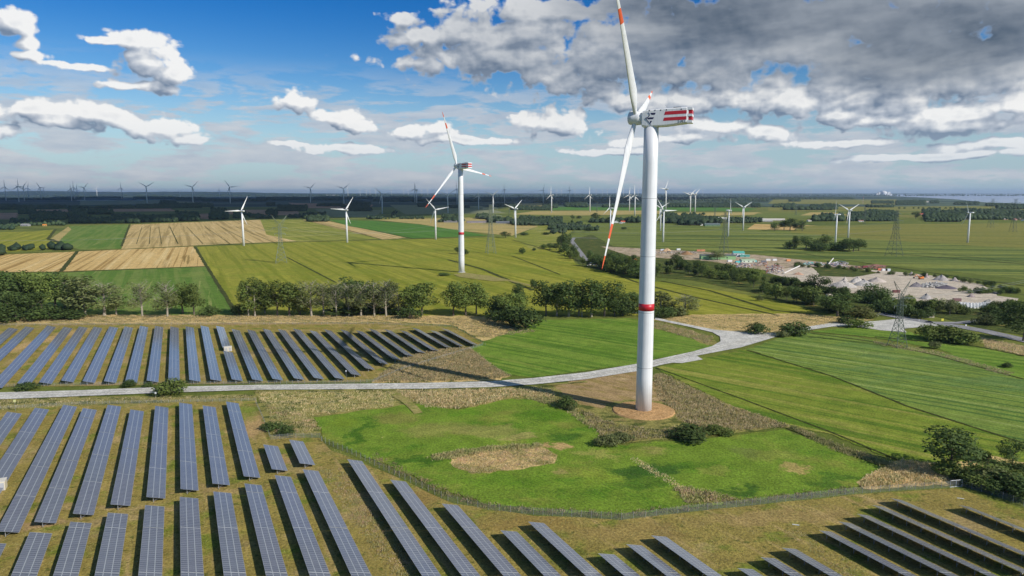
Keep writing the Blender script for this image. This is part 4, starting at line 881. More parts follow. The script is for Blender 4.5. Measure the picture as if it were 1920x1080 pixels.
hedge([(1800, 548), (1850, 552), (1895, 548)], 12, 3.9, 7.0, ['bush'], ['leaf', 'leafd'], 'on the green mound in the gravel yard', 'green mound in the gravel yard', 7, 14)
hedge([(1460, 500), (1560, 503), (1640, 512)], 15, 3.9, 7.0, ['bush'], ['leafp', 'leafd', 'leaf'], 'on the weedy bank inside the scrap yard', 'weedy bank inside the scrap yard', 8, 15)
for x, yb, yt, kd, mt, wp, lab in [(1530, 557, 513, 'oak', 'leafd', 36, 'large round dark tree left of the gravel heaps'), (1570, 592, 549, 'oak', 'leafd', 52, 'broad dark tree below the gravel heaps'), (1644, 580, 532, 'oak', 'leafd', 38, 'dark leaning tree in front of the gravel heaps'),
      (1616, 594, 574, 'bush', 'leafy', 42, 'yellowish hedge bush at the start of the asphalt road'), (1780, 590, 561, 'oak', 'leafp', 30, 'olive tree in front of the white block stacks'), (1270, 503, 472, 'oak', 'leafd', 22, 'round dark tree before the brown heap'),
      (1345, 488, 470, 'oak', 'leafp', 22, 'olive tree growing between the green halls'), (1424, 565, 552, 'bush', 'leafp', 10, 'lone little bush in the olive field'), (980, 476, 463, 'bush', 'leafd', 8, 'tiny lone bush in the olive field'),
      (1019, 466, 457, 'bush', 'leafd', 10, 'left bush of the trio on the field ditch'), (1031, 468, 455, 'oak', 'leafd', 14, 'middle tree of the trio on the field ditch'), (1043, 469, 456, 'oak', 'leafd', 12, 'right tree of the trio on the field ditch'),
      (1001, 470, 464, 'bush', 'leafd', 7, 'small bush left of the trio on the ditch'), (1050, 473, 468, 'bush', 'leafd', 9, 'reddish small bush right of the trio on the ditch'), (858, 476, 462, 'oak', 'leafd', 12, 'tree left of the second turbine tower'), (872, 477, 466, 'bush', 'leafd', 10, 'bush peeping out right of the second turbine tower'),
      (948, 446, 434, 'oak', 'leafd', 14, 'round lone tree right of the lattice pylon'), (983, 441, 435, 'bush', 'leafd', 14, 'left low bush on the far field edge'), (1023, 440, 435, 'bush', 'leafd', 14, 'right low bush on the far field edge'),
      (1117, 414, 399, 'oak', 'leafd', 12, 'tall lone tree left of the white farmhouse'), (1147, 418, 402, 'oak', 'leafd', 16, 'tree right behind the white farmhouse'), (1073, 412, 402, 'oak', 'leafd', 7, 'small lone tree in the far tan field'), (1073, 420, 411, 'bush', 'leafd', 4, 'tiny tree at the tan field edge'), (1086, 410, 404, 'bush', 'leafd', 7, 'small tree beside the far tan field'),
      (1105, 435, 426, 'oak', 'leafd', 9, 'small tree beyond the yard lane'), (1170, 430, 425, 'bush', 'leafd', 8, 'lone bush in the dark green field'),
      (1452, 433, 417, 'oak', 'leafd', 18, 'leftmost tree of the group before the tan strip'), (1470, 431, 411, 'oak', 'leafd', 18, 'second tree of the group before the tan strip'), (1481, 432, 409, 'oak', 'leafd', 20, 'third tree of the group before the tan strip'), (1492, 432, 417, 'oak', 'leafd', 14, 'fourth tree of the group before the tan strip'), (1504, 433, 412, 'poplar', 'leafd', 12, 'rightmost tree of the group before the tan strip'),
      (1481, 467, 450, 'bush', 'leafd', 16, 'leftmost bush of the copse by two white turbines'), (1490, 466, 441, 'oak', 'leafd', 18, 'slim tree at the left of the copse by two white turbines'), (1511, 468, 442, 'oak', 'leafd', 24, 'big round tree in the copse by two white turbines'), (1531, 468, 449, 'bush', 'leafd', 22, 'dark bush in the copse by two white turbines'), (1545, 467, 438, 'oak', 'leaf', 24, 'pointed light tree in the copse by two white turbines'),
      (1560, 469, 452, 'bush', 'leafd', 24, 'low middle bush of the copse by two white turbines'), (1578, 469, 452, 'bush', 'leafd', 22, 'bush in the copse in front of the turbine foot'), (1592, 470, 447, 'oak', 'leafd', 22, 'tree in the right part of the copse by two turbines'), (1610, 470, 447, 'oak', 'leafd', 24, 'rightmost tree of the copse by two white turbines'), (1600, 472, 449, 'oak', 'leafd', 24, 'front tree at the right end of the copse by two turbines'), (1569, 470, 455, 'bush', 'leafd', 26, 'dark undergrowth in the front middle of the copse by two turbines'), (1538, 471, 454, 'bush', 'leafd', 26, 'dark undergrowth in the front left of the copse by two turbines'), (1717, 411, 396, 'oak', 'leafd', 12, 'round lone tree beside the red farm roof')]:
    tree(x, yb, yt, kd, mt, lab, None, wp)
k = 0
for x in (1686, 1696, 1713, 1722, 1731, 1742, 1751, 1762, 1773, 1782, 1790): k += 1; tree(x, 391.5, 388, 'bush', 'leafd', f'{ordn(k)} from the left of the small round trees lining the far road', 'trees lining the far road', 3.4)

# woodland masses: countless crowns merged into one object per wood
def wood(polys, dens, h, name='woodland', seed=1, cap=2600, mat='wood'):
    rng = np.random.default_rng(seed); Vs = []; Fs = []; base = 0
    ico = np.array([(0, 0, 1), (.9, 0, .45), (.28, .85, .45), (-.73, .53, .45), (-.73, -.53, .45), (.28, -.85, .45), (.73, .53, -.2), (-.28, .85, -.2), (-.9, 0, -.2), (-.28, -.85, -.2), (.73, -.53, -.2), (0, 0, -.5)])
    fc = np.array([(0, 1, 2), (0, 2, 3), (0, 3, 4), (0, 4, 5), (0, 5, 1), (1, 6, 2), (2, 7, 3), (3, 8, 4), (4, 9, 5), (5, 10, 1), (2, 6, 7), (3, 7, 8), (4, 8, 9), (5, 9, 10), (1, 10, 6), (6, 11, 7), (7, 11, 8), (8, 11, 9), (9, 11, 10), (10, 11, 6)])
    for (x0, y0, x1, y1) in polys:      # px boxes: left, far edge, right, near edge
        a, b, c, d = P(x0, y1), P(x1, y1), P(x1, y0), P(x0, y0)
        area = (b - a).length * max(20, (d - a).length); n = int(min(cap, max(14, area * dens)))
        u = rng.random(n); v = rng.random(n) ** 1.6
        for i in range(n):
            p = a.lerp(b, u[i]).lerp(d.lerp(c, u[i]), v[i]); hh = h * (.55 + .75 * rng.random()) * (1 + .35 * sin(p.x * .011 + seed)); ww = hh * (.45 + .3 * rng.random())
            q = ico * (1 + rng.normal(0, .16, ico.shape)); V = np.empty_like(q); V[:, 0] = q[:, 0] * ww + p.x; V[:, 1] = q[:, 1] * ww + p.y; V[:, 2] = (q[:, 2] + .5) / 1.5 * hh
            Vs.append(V); Fs.append(fc + base); base += 12
    o = link(name, np_mesh(name, np.concatenate(Vs), np.concatenate(Fs), [M[mat]])); tag(o, kind='stuff'); return o
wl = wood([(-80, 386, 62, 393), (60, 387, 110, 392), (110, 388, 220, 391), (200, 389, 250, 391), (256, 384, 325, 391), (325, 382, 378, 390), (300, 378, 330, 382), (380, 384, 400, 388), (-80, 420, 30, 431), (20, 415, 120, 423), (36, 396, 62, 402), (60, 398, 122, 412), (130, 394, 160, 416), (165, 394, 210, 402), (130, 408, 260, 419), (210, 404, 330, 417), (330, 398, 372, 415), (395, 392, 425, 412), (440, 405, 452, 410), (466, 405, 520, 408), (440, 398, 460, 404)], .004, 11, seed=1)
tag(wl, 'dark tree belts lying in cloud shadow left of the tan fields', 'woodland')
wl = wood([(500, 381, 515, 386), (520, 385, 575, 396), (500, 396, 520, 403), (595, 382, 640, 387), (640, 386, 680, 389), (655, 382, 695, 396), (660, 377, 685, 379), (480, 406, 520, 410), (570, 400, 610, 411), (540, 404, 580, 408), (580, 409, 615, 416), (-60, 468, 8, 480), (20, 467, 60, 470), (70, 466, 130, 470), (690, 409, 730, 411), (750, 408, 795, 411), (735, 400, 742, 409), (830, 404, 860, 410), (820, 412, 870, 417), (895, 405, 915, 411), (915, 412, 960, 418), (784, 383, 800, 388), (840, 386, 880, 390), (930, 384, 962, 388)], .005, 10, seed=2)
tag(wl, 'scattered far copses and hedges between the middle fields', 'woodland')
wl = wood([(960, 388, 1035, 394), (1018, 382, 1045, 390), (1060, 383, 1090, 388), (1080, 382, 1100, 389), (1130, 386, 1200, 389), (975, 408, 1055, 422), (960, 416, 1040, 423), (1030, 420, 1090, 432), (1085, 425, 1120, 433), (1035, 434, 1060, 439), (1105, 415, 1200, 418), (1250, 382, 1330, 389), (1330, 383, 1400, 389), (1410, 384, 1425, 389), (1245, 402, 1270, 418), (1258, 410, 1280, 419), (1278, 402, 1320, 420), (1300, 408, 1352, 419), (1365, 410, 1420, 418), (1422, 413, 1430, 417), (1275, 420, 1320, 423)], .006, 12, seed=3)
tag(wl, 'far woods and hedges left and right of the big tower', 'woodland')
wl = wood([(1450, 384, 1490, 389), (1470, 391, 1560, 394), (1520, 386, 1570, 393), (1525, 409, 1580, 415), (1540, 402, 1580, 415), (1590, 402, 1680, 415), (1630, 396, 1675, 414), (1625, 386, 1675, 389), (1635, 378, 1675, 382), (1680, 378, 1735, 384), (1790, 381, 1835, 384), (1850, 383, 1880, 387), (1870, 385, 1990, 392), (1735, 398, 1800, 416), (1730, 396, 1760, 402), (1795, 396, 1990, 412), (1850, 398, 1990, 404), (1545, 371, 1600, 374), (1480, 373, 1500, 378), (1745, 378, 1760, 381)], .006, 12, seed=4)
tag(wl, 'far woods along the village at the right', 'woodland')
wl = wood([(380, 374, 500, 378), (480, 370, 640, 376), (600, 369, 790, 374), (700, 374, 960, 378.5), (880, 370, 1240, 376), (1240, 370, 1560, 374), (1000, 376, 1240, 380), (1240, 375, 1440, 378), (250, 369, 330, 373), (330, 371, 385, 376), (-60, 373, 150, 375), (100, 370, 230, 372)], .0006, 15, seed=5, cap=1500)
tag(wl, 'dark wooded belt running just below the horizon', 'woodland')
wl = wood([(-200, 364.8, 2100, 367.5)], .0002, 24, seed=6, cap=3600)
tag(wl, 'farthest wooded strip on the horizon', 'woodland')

# ---------------------------------------------------------------- lattice pylons and their wires
def pylon(x, yb, yt, kind, label, yaw=0, wbase=None, mat='latticeL'):
    B = P(x, yb); H = hub_z(B.x, B.y, yt); t = empty('lattice_pylon', (B.x, B.y, 0), radians(yaw), label, 'pylon', 'lattice pylons')
    wb = wbase or H * .14; m_ = M[mat]; Ht = H * (.80 if kind == 'V' else .97); tw = H * .022; r_ = .16 if H < 45 else (.27 if mat == 'latticeL' else .21)
    lev = [0, .15, .28, .4, .5, .59, .67, .74, .8, .86, .92, 1.0]
    hw = lambda z: (wb / 2) * (1 - z) ** 1.25 + tw * (1 - (1 - z) ** 1.25) if z < .55 else None
    def W_(f):
        a = wb / 2; k_ = wb * .18
        return a + (k_ - a) * min(1, f / .5) if f < .5 else k_ + (tw - k_) * (f - .5) / .5
    cs = [(-1, -1), (1, -1), (1, 1), (-1, 1)]
    for c in cs:
        m = MB()
        for a, b in zip(lev, lev[1:]): m.tube((c[0] * W_(a), c[1] * W_(a), a * Ht), (c[0] * W_(b), c[1] * W_(b), b * Ht), r_ * (1.15 - .4 * a), n=4, cap=False)
        m.build('leg', m_, t)
    m = MB()
    for a, b in zip(lev, lev[1:]):
        for i in range(4):
            c, d = cs[i], cs[(i + 1) % 4]
            A_ = (c[0] * W_(a), c[1] * W_(a), a * Ht); B_ = (d[0] * W_(b), d[1] * W_(b), b * Ht); C_ = (d[0] * W_(a), d[1] * W_(a), a * Ht); D2 = (c[0] * W_(b), c[1] * W_(b), b * Ht)
            m.tube(A_, B_, r_ * .6, n=3, cap=False); m.tube(C_, D2, r_ * .6, n=3, cap=False); m.tube(D2, B_, r_ * .55, n=3, cap=False)
    m.build('bracing', m_, t); tips = []
    def arm(z, L, name='crossarm'):
        for s_ in (-1, 1):
            m = MB(); e = (s_ * L, 0, z); q_ = W_(min(.98, z / Ht))
            for a in (-1, 1): m.tube((s_ * q_ * .5, a * q_, z), e, r_ * .7, n=3, cap=False)
            m.tube((0, 0, z + L * .16), e, r_ * .6, n=3, cap=False)
            for f in (.25, .5, .75):
                m.tube((s_ * L * f, q_ * (1 - f), z), (s_ * L * f, -q_ * (1 - f), z), r_ * .5, n=3, cap=False); m.tube((s_ * L * f, 0, z + L * .16 * (1 - f)), (s_ * L * (f + .12), 0, z), r_ * .5, n=3, cap=False)
            m.build(name, m_, t); tips.append((s_ * L, z - H * .02)); tips.append((s_ * L * .6, z - H * .02))
            m = MB(); m.tube((s_ * L * .97, 0, z), (s_ * L * .97, 0, z - H * .035), .12, n=5); m.build('insulator', M['seam'], t)
    if kind == 'V':
        for s_ in (-1, 1):
            m = MB(); e = (s_ * H * .15, 0, H)
            for a in (-1, 1): m.tube((s_ * tw * a * .6, a * tw, Ht), e, r_ * .8, n=3, cap=False)
            m.tube((s_ * H * .03, 0, Ht - H * .06), e, r_ * .7, n=3, cap=False)
            for f in (.3, .5, .7): m.tube((s_ * H * (.03 + .12 * f), 0, Ht - H * .06 + H * .26 * f), (s_ * H * .15 * f, 0, Ht + H * .2 * f), r_ * .5, n=3, cap=False)
            m.build('horn', m_, t)
        arm(Ht * .93, H * .15); arm(Ht * .78, H * .11)
    elif kind == 'T':
        arm(H * .60, H * .17); arm(H * .75, H * .24); arm(H * .90, H * .15)
        for s_ in (-1, 1): m = MB(); m.tube((0, 0, H * .93), (s_ * H * .06, 0, H), r_ * .6, n=3, cap=False); m.build('horn', m_, t)
    else:
        arm(H * .63, H * .26); arm(H * .86, H * .18)
        for s_ in (-1, 1): m = MB(); m.tube((0, 0, H * .90), (s_ * H * .1, 0, H), r_ * .6, n=3, cap=False); m.build('horn', m_, t)
    R_ = Matrix.Rotation(radians(yaw), 3, 'Z')
    return [Vector((B.x, B.y, 0)) + R_ @ Vector((a, 0, z)) for a, z in tips]
t1_ = pylon(527.5, 493, 404, 'V', 'pale lattice pylon with V shaped horns on the olive hay field edge', 20, wbase=14)
t2_ = pylon(920, 475, 381, 'T', 'slender pale lattice pylon right of the second red striped turbine', 20, wbase=13)
t3_ = pylon(1357, 476, 396, 'T', 'tall lattice pylon rising behind the green halls', 25, wbase=11, mat='lattice')
t4_ = pylon(1676, 480, 392, 'T', 'large green lattice pylon on the wide field behind the gravel yard', 30, wbase=17, mat='lattice')
t5_ = pylon(1682, 650, 526, 'V', 'nearest green lattice pylon with V shaped top beside the road junction', 15, wbase=7.6, mat='lattice')
t6_ = pylon(1857, 427, 371, 'D', 'left of the two broad pylons before the river', 10, mat='lattice')
t7_ = pylon(1899, 435, 371, 'D', 'right of the two broad pylons before the river', 10, mat='lattice')
pylon(1340, 409, 384, 'T', 'tiny hazy pylon between the twin turbines and the barn', 20, mat='lattice'); pylon(1492, 403, 381, 'T', 'tiny hazy pylon above the group of five trees', 20, mat='lattice')
pylon(1620, 420, 388, 'T', 'thin far pylon in front of the dark village wood', 20, mat='lattice'); pylon(1119, 398, 378, 'T', 'tiny far pylon left of the lone blade tip turbine', 20, mat='lattice'); pylon(955, 402, 384, 'T', 'tiny far pylon behind the brown field left', 20, mat='lattice')
LW = ('lowest', 'middle', 'topmost')
def wire(a, b, sag, label, r_=.05):
    m = MB(); pts = [a.lerp(b, i / 14) - Vector((0, 0, sag * 4 * (i / 14) * (1 - i / 14))) for i in range(15)]
    for p, q_ in zip(pts, pts[1:]): m.tube(p, q_, r_, n=4, cap=False)
    o = m.build('power_line', M['wire']); tag(o, label, 'power line', 'conductors between the pylons')
for i in (0, 2, 4): wire(t2_[i], t1_[min(i, len(t1_) - 1)], 9, f'{LW[i // 2]} thin conductor hanging between the V horned pylon and the slender pylon')
for i in (0, 2, 4): wire(t2_[i], t3_[i], 9, f'{LW[i // 2]} thin conductor hanging between the slender pylon and the pylon behind the green halls')
for i in (0, 2, 4): wire(t3_[i], t4_[i], 9, f'{LW[i // 2]} thin conductor hanging between the halls pylon and the large green pylon')
for i in (0, 2): wire(t1_[i], t1_[i] + Vector((-620, -40, 0)), 14, f'{LW[i // 2]} thin conductor leaving the V horned pylon to the left')
for i in (0, 2): wire(t5_[i], P(2050, 560) + Vector((i * 3, 0, 34)), 5, f'{LW[i // 2]} thin conductor leaving the nearest green pylon to the right')

# ---------------------------------------------------------------- houses, halls and sheds
def house(x, yb, w_, d_, h_, label, wall=(.62, .60, .56), roof=(.25, .08, .06), yaw=0, pitch=.5, cat='house', name='house', win=3, open_front=False):
    B = P(x, yb); t = empty(name, (B.x, B.y, 0), radians(yaw), label, cat)
    wm = simple('house_wall', (*wall, 1), .8, vary=.06); rm = simple('house_roof', (*roof, 1), .7, vary=.1)
    rz = h_ + d_ / 2 * pitch; m = MB()
    m.add([(-w_ / 2, -d_ / 2, 0), (w_ / 2, -d_ / 2, 0), (w_ / 2, d_ / 2, 0), (-w_ / 2, d_ / 2, 0), (-w_ / 2, -d_ / 2, h_), (w_ / 2, -d_ / 2, h_), (w_ / 2, d_ / 2, h_), (-w_ / 2, d_ / 2, h_), (-w_ / 2, 0, rz), (w_ / 2, 0, rz)],
          [(0, 1, 5, 4), (2, 3, 7, 6), (1, 2, 6, 9, 5), (3, 0, 4, 8, 7)]); m.build('wall', wm, t)
    m = MB(); o_ = .4
    for s_ in (-1, 1):
        a = [(-w_ / 2 - o_, s_ * (d_ / 2 + o_), h_ - o_ * pitch + .05), (w_ / 2 + o_, s_ * (d_ / 2 + o_), h_ - o_ * pitch + .05), (w_ / 2 + o_, 0, rz + .05), (-w_ / 2 - o_, 0, rz + .05)]
        b = [(p[0], p[1], p[2] + .18) for p in a]; m.add(a + b, [(0, 1, 2, 3), (4, 7, 6, 5), (0, 4, 5, 1), (1, 5, 6, 2), (3, 2, 6, 7), (0, 3, 7, 4)])
    m.build('roof', rm, t)
    if win:
        for i in range(win):
            xx = -w_ / 2 + w_ * (i + .5) / win
            m = MB(); m.box((xx, -d_ / 2 - .03, h_ * .52), (min(1.6, w_ / win * .45), .08, h_ * .35)); m.build('window' if i else 'door', M['dark'], t)
    return t
W1 = (.78, .77, .74); RR = (.48, .10, .05); GR = (.20, .20, .20); LG = (.30, .52, .24)
house(1155, 418, 11, 14, 3.5, 'white gabled farmhouse beyond the blade tip', W1, (.6, .6, .58), 80, win=2)
house(1168, 418, 12, 11, 3.5, 'farmhouse with bright orange red roof beyond the blade tip', W1, (.62, .10, .05), -10, win=2)
house(1164, 419, 9, 8, 3, 'small white house stuck between the two bright farmhouses', W1, (.55, .54, .5), 70, win=2)
house(708, 410, 14, 9, 3.5, 'white farm building beyond the deep green field', W1, (.24, .24, .25), 5)
house(894, 418, 60, 12, 3.2, 'long low dark barn right of the second turbine tower', (.30, .26, .26), (.22, .19, .2), 12, name='barn', cat='barn')
house(845, 417, 40, 11, 2.8, 'long low dark barn left of the second turbine tower', (.32, .30, .3), (.2, .19, .2), -6, name='barn', cat='barn')
house(945, 419, 46, 14, 3, 'low blue grey barn just right of the slender pylon', (.2, .22, .26), (.16, .17, .2), -8, name='barn', cat='barn')
house(1354, 412, 30, 16, 4, 'white roofed barn left of the halls pylon top', (.6, .58, .5), (.72, .70, .66), -20, name='barn', cat='barn')
house(1335, 424, 40, 16, 4, 'green barn with dark roof on the far green field', (.18, .28, .16), (.12, .16, .16), -4, name='barn', cat='barn')
house(1315, 423, 6, 5, 2.6, 'tiny white shed left of the green barn', W1, W1, 0, win=1, name='shed', cat='shed')
house(1450, 414, 70, 16, 3.2, 'long pale roofed barn, left one beyond the tan strip', (.4, .36, .3), (.58, .54, .5), -3, name='barn', cat='barn')
house(1438, 416, 30, 14, 3, 'low grey barn at the left end of the long pale barn', (.35, .33, .3), (.42, .42, .42), -3, name='barn', cat='barn')
house(1517, 415, 12, 9, 3, 'small white house between the five trees and the dark farm wood', W1, (.4, .3, .28), 10, win=2)
house(1535, 412, 24, 12, 3, 'pale barn at the left of the dark farm wood', W1, (.55, .53, .5), 10, name='barn', cat='barn')
house(1614, 416, 14, 9, 3, 'white house at the foot of the dark farm wood', W1, (.4, .2, .18), -10, win=2)
house(1728, 403, 24, 12, 3.5, 'far farm with a red tiled roof', (.45, .2, .15), (.42, .1, .07), 0, name='barn', cat='barn')
house(1738, 379, 26, 14, 4, 'pale far barn before the river', W1, (.6, .5, .45), 0, name='barn', cat='barn')
house(1710, 383, 18, 12, 4, 'tiny white far house left of the pale far barn', W1, (.5, .5, .5), 0)
for i, (x, y) in enumerate([(1801, 411), (1812, 412), (1884, 412), (1893, 411), (1902, 413), (1911, 412), (1918, 414)]):
    house(x, y, 15, 10, 3.4, f'{ordn(i + 1)} village house from the left along the dark wood at the right', W1 if i % 3 == 0 else (.5, .3, .24), [(.4, .12, .08), (.3, .1, .08), (.5, .48, .46)][i % 3], -20 + i * 13)
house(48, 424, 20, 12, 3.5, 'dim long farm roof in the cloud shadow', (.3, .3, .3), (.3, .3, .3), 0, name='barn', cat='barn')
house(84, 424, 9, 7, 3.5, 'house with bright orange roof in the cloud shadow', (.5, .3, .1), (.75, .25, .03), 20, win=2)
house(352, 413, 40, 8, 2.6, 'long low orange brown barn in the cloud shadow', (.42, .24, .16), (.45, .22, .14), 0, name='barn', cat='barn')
for i, (x, y, L) in enumerate([(93, 374, 190), (160, 376, 170), (180, 376, 170), (222, 376, 420), (242, 376, 300)]):
    house(x, y, L, 30, 3, f'{ordn(i + 1)} long pale greenhouse roof from the left in the shadowed plain', (.5, .5, .48), (.58, .58, .56), 0, .15, name='greenhouse', cat='greenhouse', win=0)
for i, (x, y, L) in enumerate([(300, 364.6, 600), (350, 364.8, 700), (410, 365, 400), (470, 365.4, 300), (505, 366, 500), (575, 366, 500), (620, 366.5, 400)]):
    house(x, y, L, 60, 12, f'{ordn(i + 1)} sunlit pale building strip from the left below the left skyline', (.7, .66, .52), (.6, .52, .4), 0, .1, name='industrial_hall', cat='hall', win=0)
for i, (x, y, L, hh) in enumerate([(492, 365.2, 70, 22), (498, 365.2, 60, 18), (504, 363, 70, 45), (337, 363.2, 50, 40), (340, 363, 40, 60), (547, 363.6, 70, 22)]):
    house(x, y, L, 50, hh, f'{ordn(i + 1)} bright white tank or block from the left below the left skyline', (.8, .8, .78), (.7, .7, .68), 0, .1, name='storage_block', cat='building', win=0)
# green halls and the teal building
house(1345, 486, 46, 13, 5.2, 'long light green hall with dark roof in the scrap yard', LG, (.13, .15, .15), -4, .22, name='hall', cat='hall', win=2)
house(1384, 481, 15, 12, 5.5, 'teal roofed building with white gable beside the green hall', (.72, .74, .72), (.10, .46, .38), -8, .35, name='hall', cat='hall', win=2)
house(1396, 482, 13, 6, 2.6, 'low teal annex right of the teal roofed building', (.2, .5, .42), (.10, .44, .36), -8, .2, name='shed', cat='shed', win=1)
house(1401, 492, 18, 9, 3.6, 'open fronted pale green shed among scrap', (.62, .72, .58), (.42, .56, .36), 4, .2, name='shed', cat='shed', win=3)
house(1738, 595, 9, 2.6, 2.6, 'small cream bus shelter with flat roof behind the road', (.66, .58, .46), (.72, .64, .5), -5, .05, name='bus_shelter', cat='shelter', win=2)
# power station dome at the river
B = P(1656, 366.4); t = empty('power_station', (B.x, B.y, 0), 0, 'white domed power station on the horizon left of the river', 'power station')
sc_ = B.y / 1280; wm = simple('power_station_wall', (.78, .76, .72, 1), .7)
m = MB(); m.loft([[Vector((cos(2 * pi * i / 24) * r_ * sc_, sin(2 * pi * i / 24) * r_ * sc_, z * sc_)) for i in range(24)] for r_, z in ((6, 0), (6, 4.5), (5.4, 6.3), (4, 7.6), (2, 8.4), (.2, 8.7))]); m.build('dome', wm, t, True)
for x, w_, h_ in ((-8, 3, 6), (-12, 3, 4), (9.5, 5, 6.4), (13, 4, 3)): m = MB(); m.box((x * sc_, 0, h_ * sc_ / 2), (w_ * sc_, 4 * sc_, h_ * sc_)); m.build('block', wm, t)
m = MB(); m.tube((-10 * sc_, 0, 0), (-10 * sc_, 0, 8 * sc_), .4 * sc_); m.build('chimney', wm, t)
B = P(1618, 381.5); t = empty('radio_mast', (B.x, B.y, 0), 0, 'thin red and white radio mast on the far field', 'mast'); m = MB()
for i in range(6): m.tube((0, 0, i * 9), (0, 0, i * 9 + 9), 1.1, 1.0, 6, mi=i % 2)
m.build('pole', [M['white'], M['redp']], t)

# ---------------------------------------------------------------- yard: heaps, containers, machines
def heap(x, yb, wpx, h_, col, label, seed=1, dpx=None, cat='heap', rocky=0):
    B = P(x, yb); ppm = F / (B.y * cos(TH) + CH * sin(TH)); rx = wpx / 2 / ppm; ry = rx * .7 if dpx is None else dpx
    rng = np.random.default_rng(seed); n = 22; rings = 9; V = []; Fc = []
    ph = rng.random(6) * 6.28
    for j in range(rings + 1):
        f = j / rings; R0 = 1 - f
        for i in range(n):
            a = 2 * pi * i / n; wob = 1 + .12 * sin(2 * a + ph[0]) + .07 * sin(3 * a + ph[1]) + .05 * sin(5 * a + ph[2])
            z = h_ * (1 - R0 ** 1.25) * (1 + .12 * sin(a * 2 + ph[3] + f * 3)) + rng.normal(0, h_ * (.015 + .06 * rocky))
            V.append((B.x + cos(a) * rx * R0 * wob, B.y + ry + sin(a) * ry * R0 * wob, -.05 if j == 0 else max(.05, z)))
    for j in range(rings):
        for i in range(n): Fc.append((j * n + i, j * n + (i + 1) % n, (j + 1) * n + (i + 1) % n, (j + 1) * n + i))
    mt = simple('heap_material', (*col, 1), .95, vary=.25, vscale=.8, bump=.3)
    tag(link('heap', np_mesh('heap', V, Fc, [mt], smooth=not rocky)), label, cat)
GV = (.50, .45, .40); DK = (.19, .17, .18); BR = (.30, .17, .08)
for i, a in enumerate([(1590, 540, 54, 5.5, GV, 'largest pale gravel heap at the left of the gravel yard'), (1627, 537, 40, 5, (.44, .41, .38), 'pale gravel heap right behind the largest one'), (1586, 527, 12, 4, GV, 'small pointed gravel heap behind the largest one'),
        (1612, 531, 30, 5.5, (.52, .47, .42), 'flat topped pale heap with a dark face'), (1621, 529, 16, 3, DK, 'dark rubble patch in front of the flat topped heap'), (1650, 530, 34, 4.5, (.52, .44, .38), 'beige sand heap in the middle of the gravel yard'),
        (1771, 527, 30, 5.5, (.40, .36, .34), 'rounded grey heap at the back of the gravel yard'), (1793, 528, 14, 4, (.36, .31, .29), 'small grey heap right of the rounded grey heap'), (1740, 521, 12, 4.5, (.38, .30, .28), 'pointed brown grey heap behind the excavator'),
        (1711, 517, 12, 4, (.45, .39, .36), 'pointed heap left of the excavator'), (1723, 539, 26, 4.2, DK, 'dark grey cone heap in front of the concrete rubble'), (1783, 543, 38, 3.2, (.12, .10, .13), 'low blackish heap right of the concrete rubble'),
        (1742, 562, 26, 4.5, (.42, .38, .35), 'grey heap at the near edge of the gravel yard'), (1825, 558, 18, 3.2, (.30, .24, .23), 'small brown heap at the right of the gravel yard'), (1860, 570, 26, 3, (.40, .37, .33), 'low grey heap beside the white block stacks'),
        (1862, 551, 34, 2.2, (.20, .19, .21), 'low dark gravel bank under the green mound'), (1290, 478, 30, 5, BR, 'large brown compost heap left of the green halls'), (1252, 472, 18, 5, (.62, .40, .22), 'sandy orange heap left of the brown compost heap'),
        (1500, 516, 20, 2.6, (.50, .30, .2), 'reddish soil bank in the scrap yard'), (1650, 500, 40, 2.0, (.28, .13, .10), 'long rusty heap behind the weedy bank')]):
    heap(*a, seed=i + 1)
# rubble: chunks in one heap
def rubble(x0, y0, x1, y1, n, cols, label, seed, s0=.5, s1=1.6, h_=2.0, cat='rubble'):
    rr = random.Random(seed); ms = [simple('rubble_piece', (c[0] * .8 + .08, c[1] * .8 + .08, c[2] * .8 + .07, 1), .8) for c in cols]; m = MB(); n = int(n * .6) if n != 420 else n
    for i in range(n):
        u, v = rr.random(), rr.random(); p = P(x0 + (x1 - x0) * u, y0 + (y1 - y0) * v); c = max(.1, 1 - (2 * u - 1) ** 2) * h_
        R_ = Matrix.Translation((p.x, p.y, rr.uniform(.2, 1) * c)) @ Matrix.Rotation(rr.uniform(0, 6), 4, 'Z') @ Matrix.Rotation(rr.uniform(-.7, .7), 4, 'X')
        m.box((0, 0, 0), (rr.uniform(s0, s1) * 1.5, rr.uniform(s0, s1), rr.uniform(s0, s1) * .6), mi=rr.randrange(len(cols)), M=R_)
    o = m.build('rubble', ms); tag(o, label, cat, kind='stuff')
rubble(1728, 532, 1776, 540, 420, [(.5, .47, .44), (.35, .32, .30), (.62, .58, .55)], 'long pile of broken concrete in the gravel yard', 1)
rubble(1100, 492, 1122, 499, 90, [(.7, .7, .7), (.1, .2, .4), (.15, .1, .12), (.6, .2, .1)], 'colourful scrap pile left of the big tower', 2)
rubble(1150, 491, 1195, 498, 200, [(.7, .7, .72), (.1, .3, .45), (.12, .08, .1), (.7, .15, .06), (.3, .3, .3)], 'scrap cars and parts left of the big tower', 3)
rubble(1370, 494, 1410, 503, 300, [(.6, .3, .2), (.7, .55, .5), (.2, .2, .3), (.65, .6, .55)], 'mixed scrap in front of the open fronted shed', 4)
rubble(1436, 500, 1470, 514, 380, [(.6, .5, .4), (.55, .4, .3), (.2, .18, .3), (.7, .66, .6), (.5, .15, .1)], 'big colourful scrap mound at the yard edge', 5, h_=3.5)
rubble(1410, 492, 1440, 500, 160, [(.55, .5, .5), (.2, .2, .22), (.6, .25, .12)], 'low scrap between shed and scrap mound', 6)
rubble(1500, 494, 1550, 498, 240, [(.6, .65, .68), (.1, .4, .35), (.6, .2, .1), (.2, .15, .2)], 'line of scrap at the back of the yard', 7)
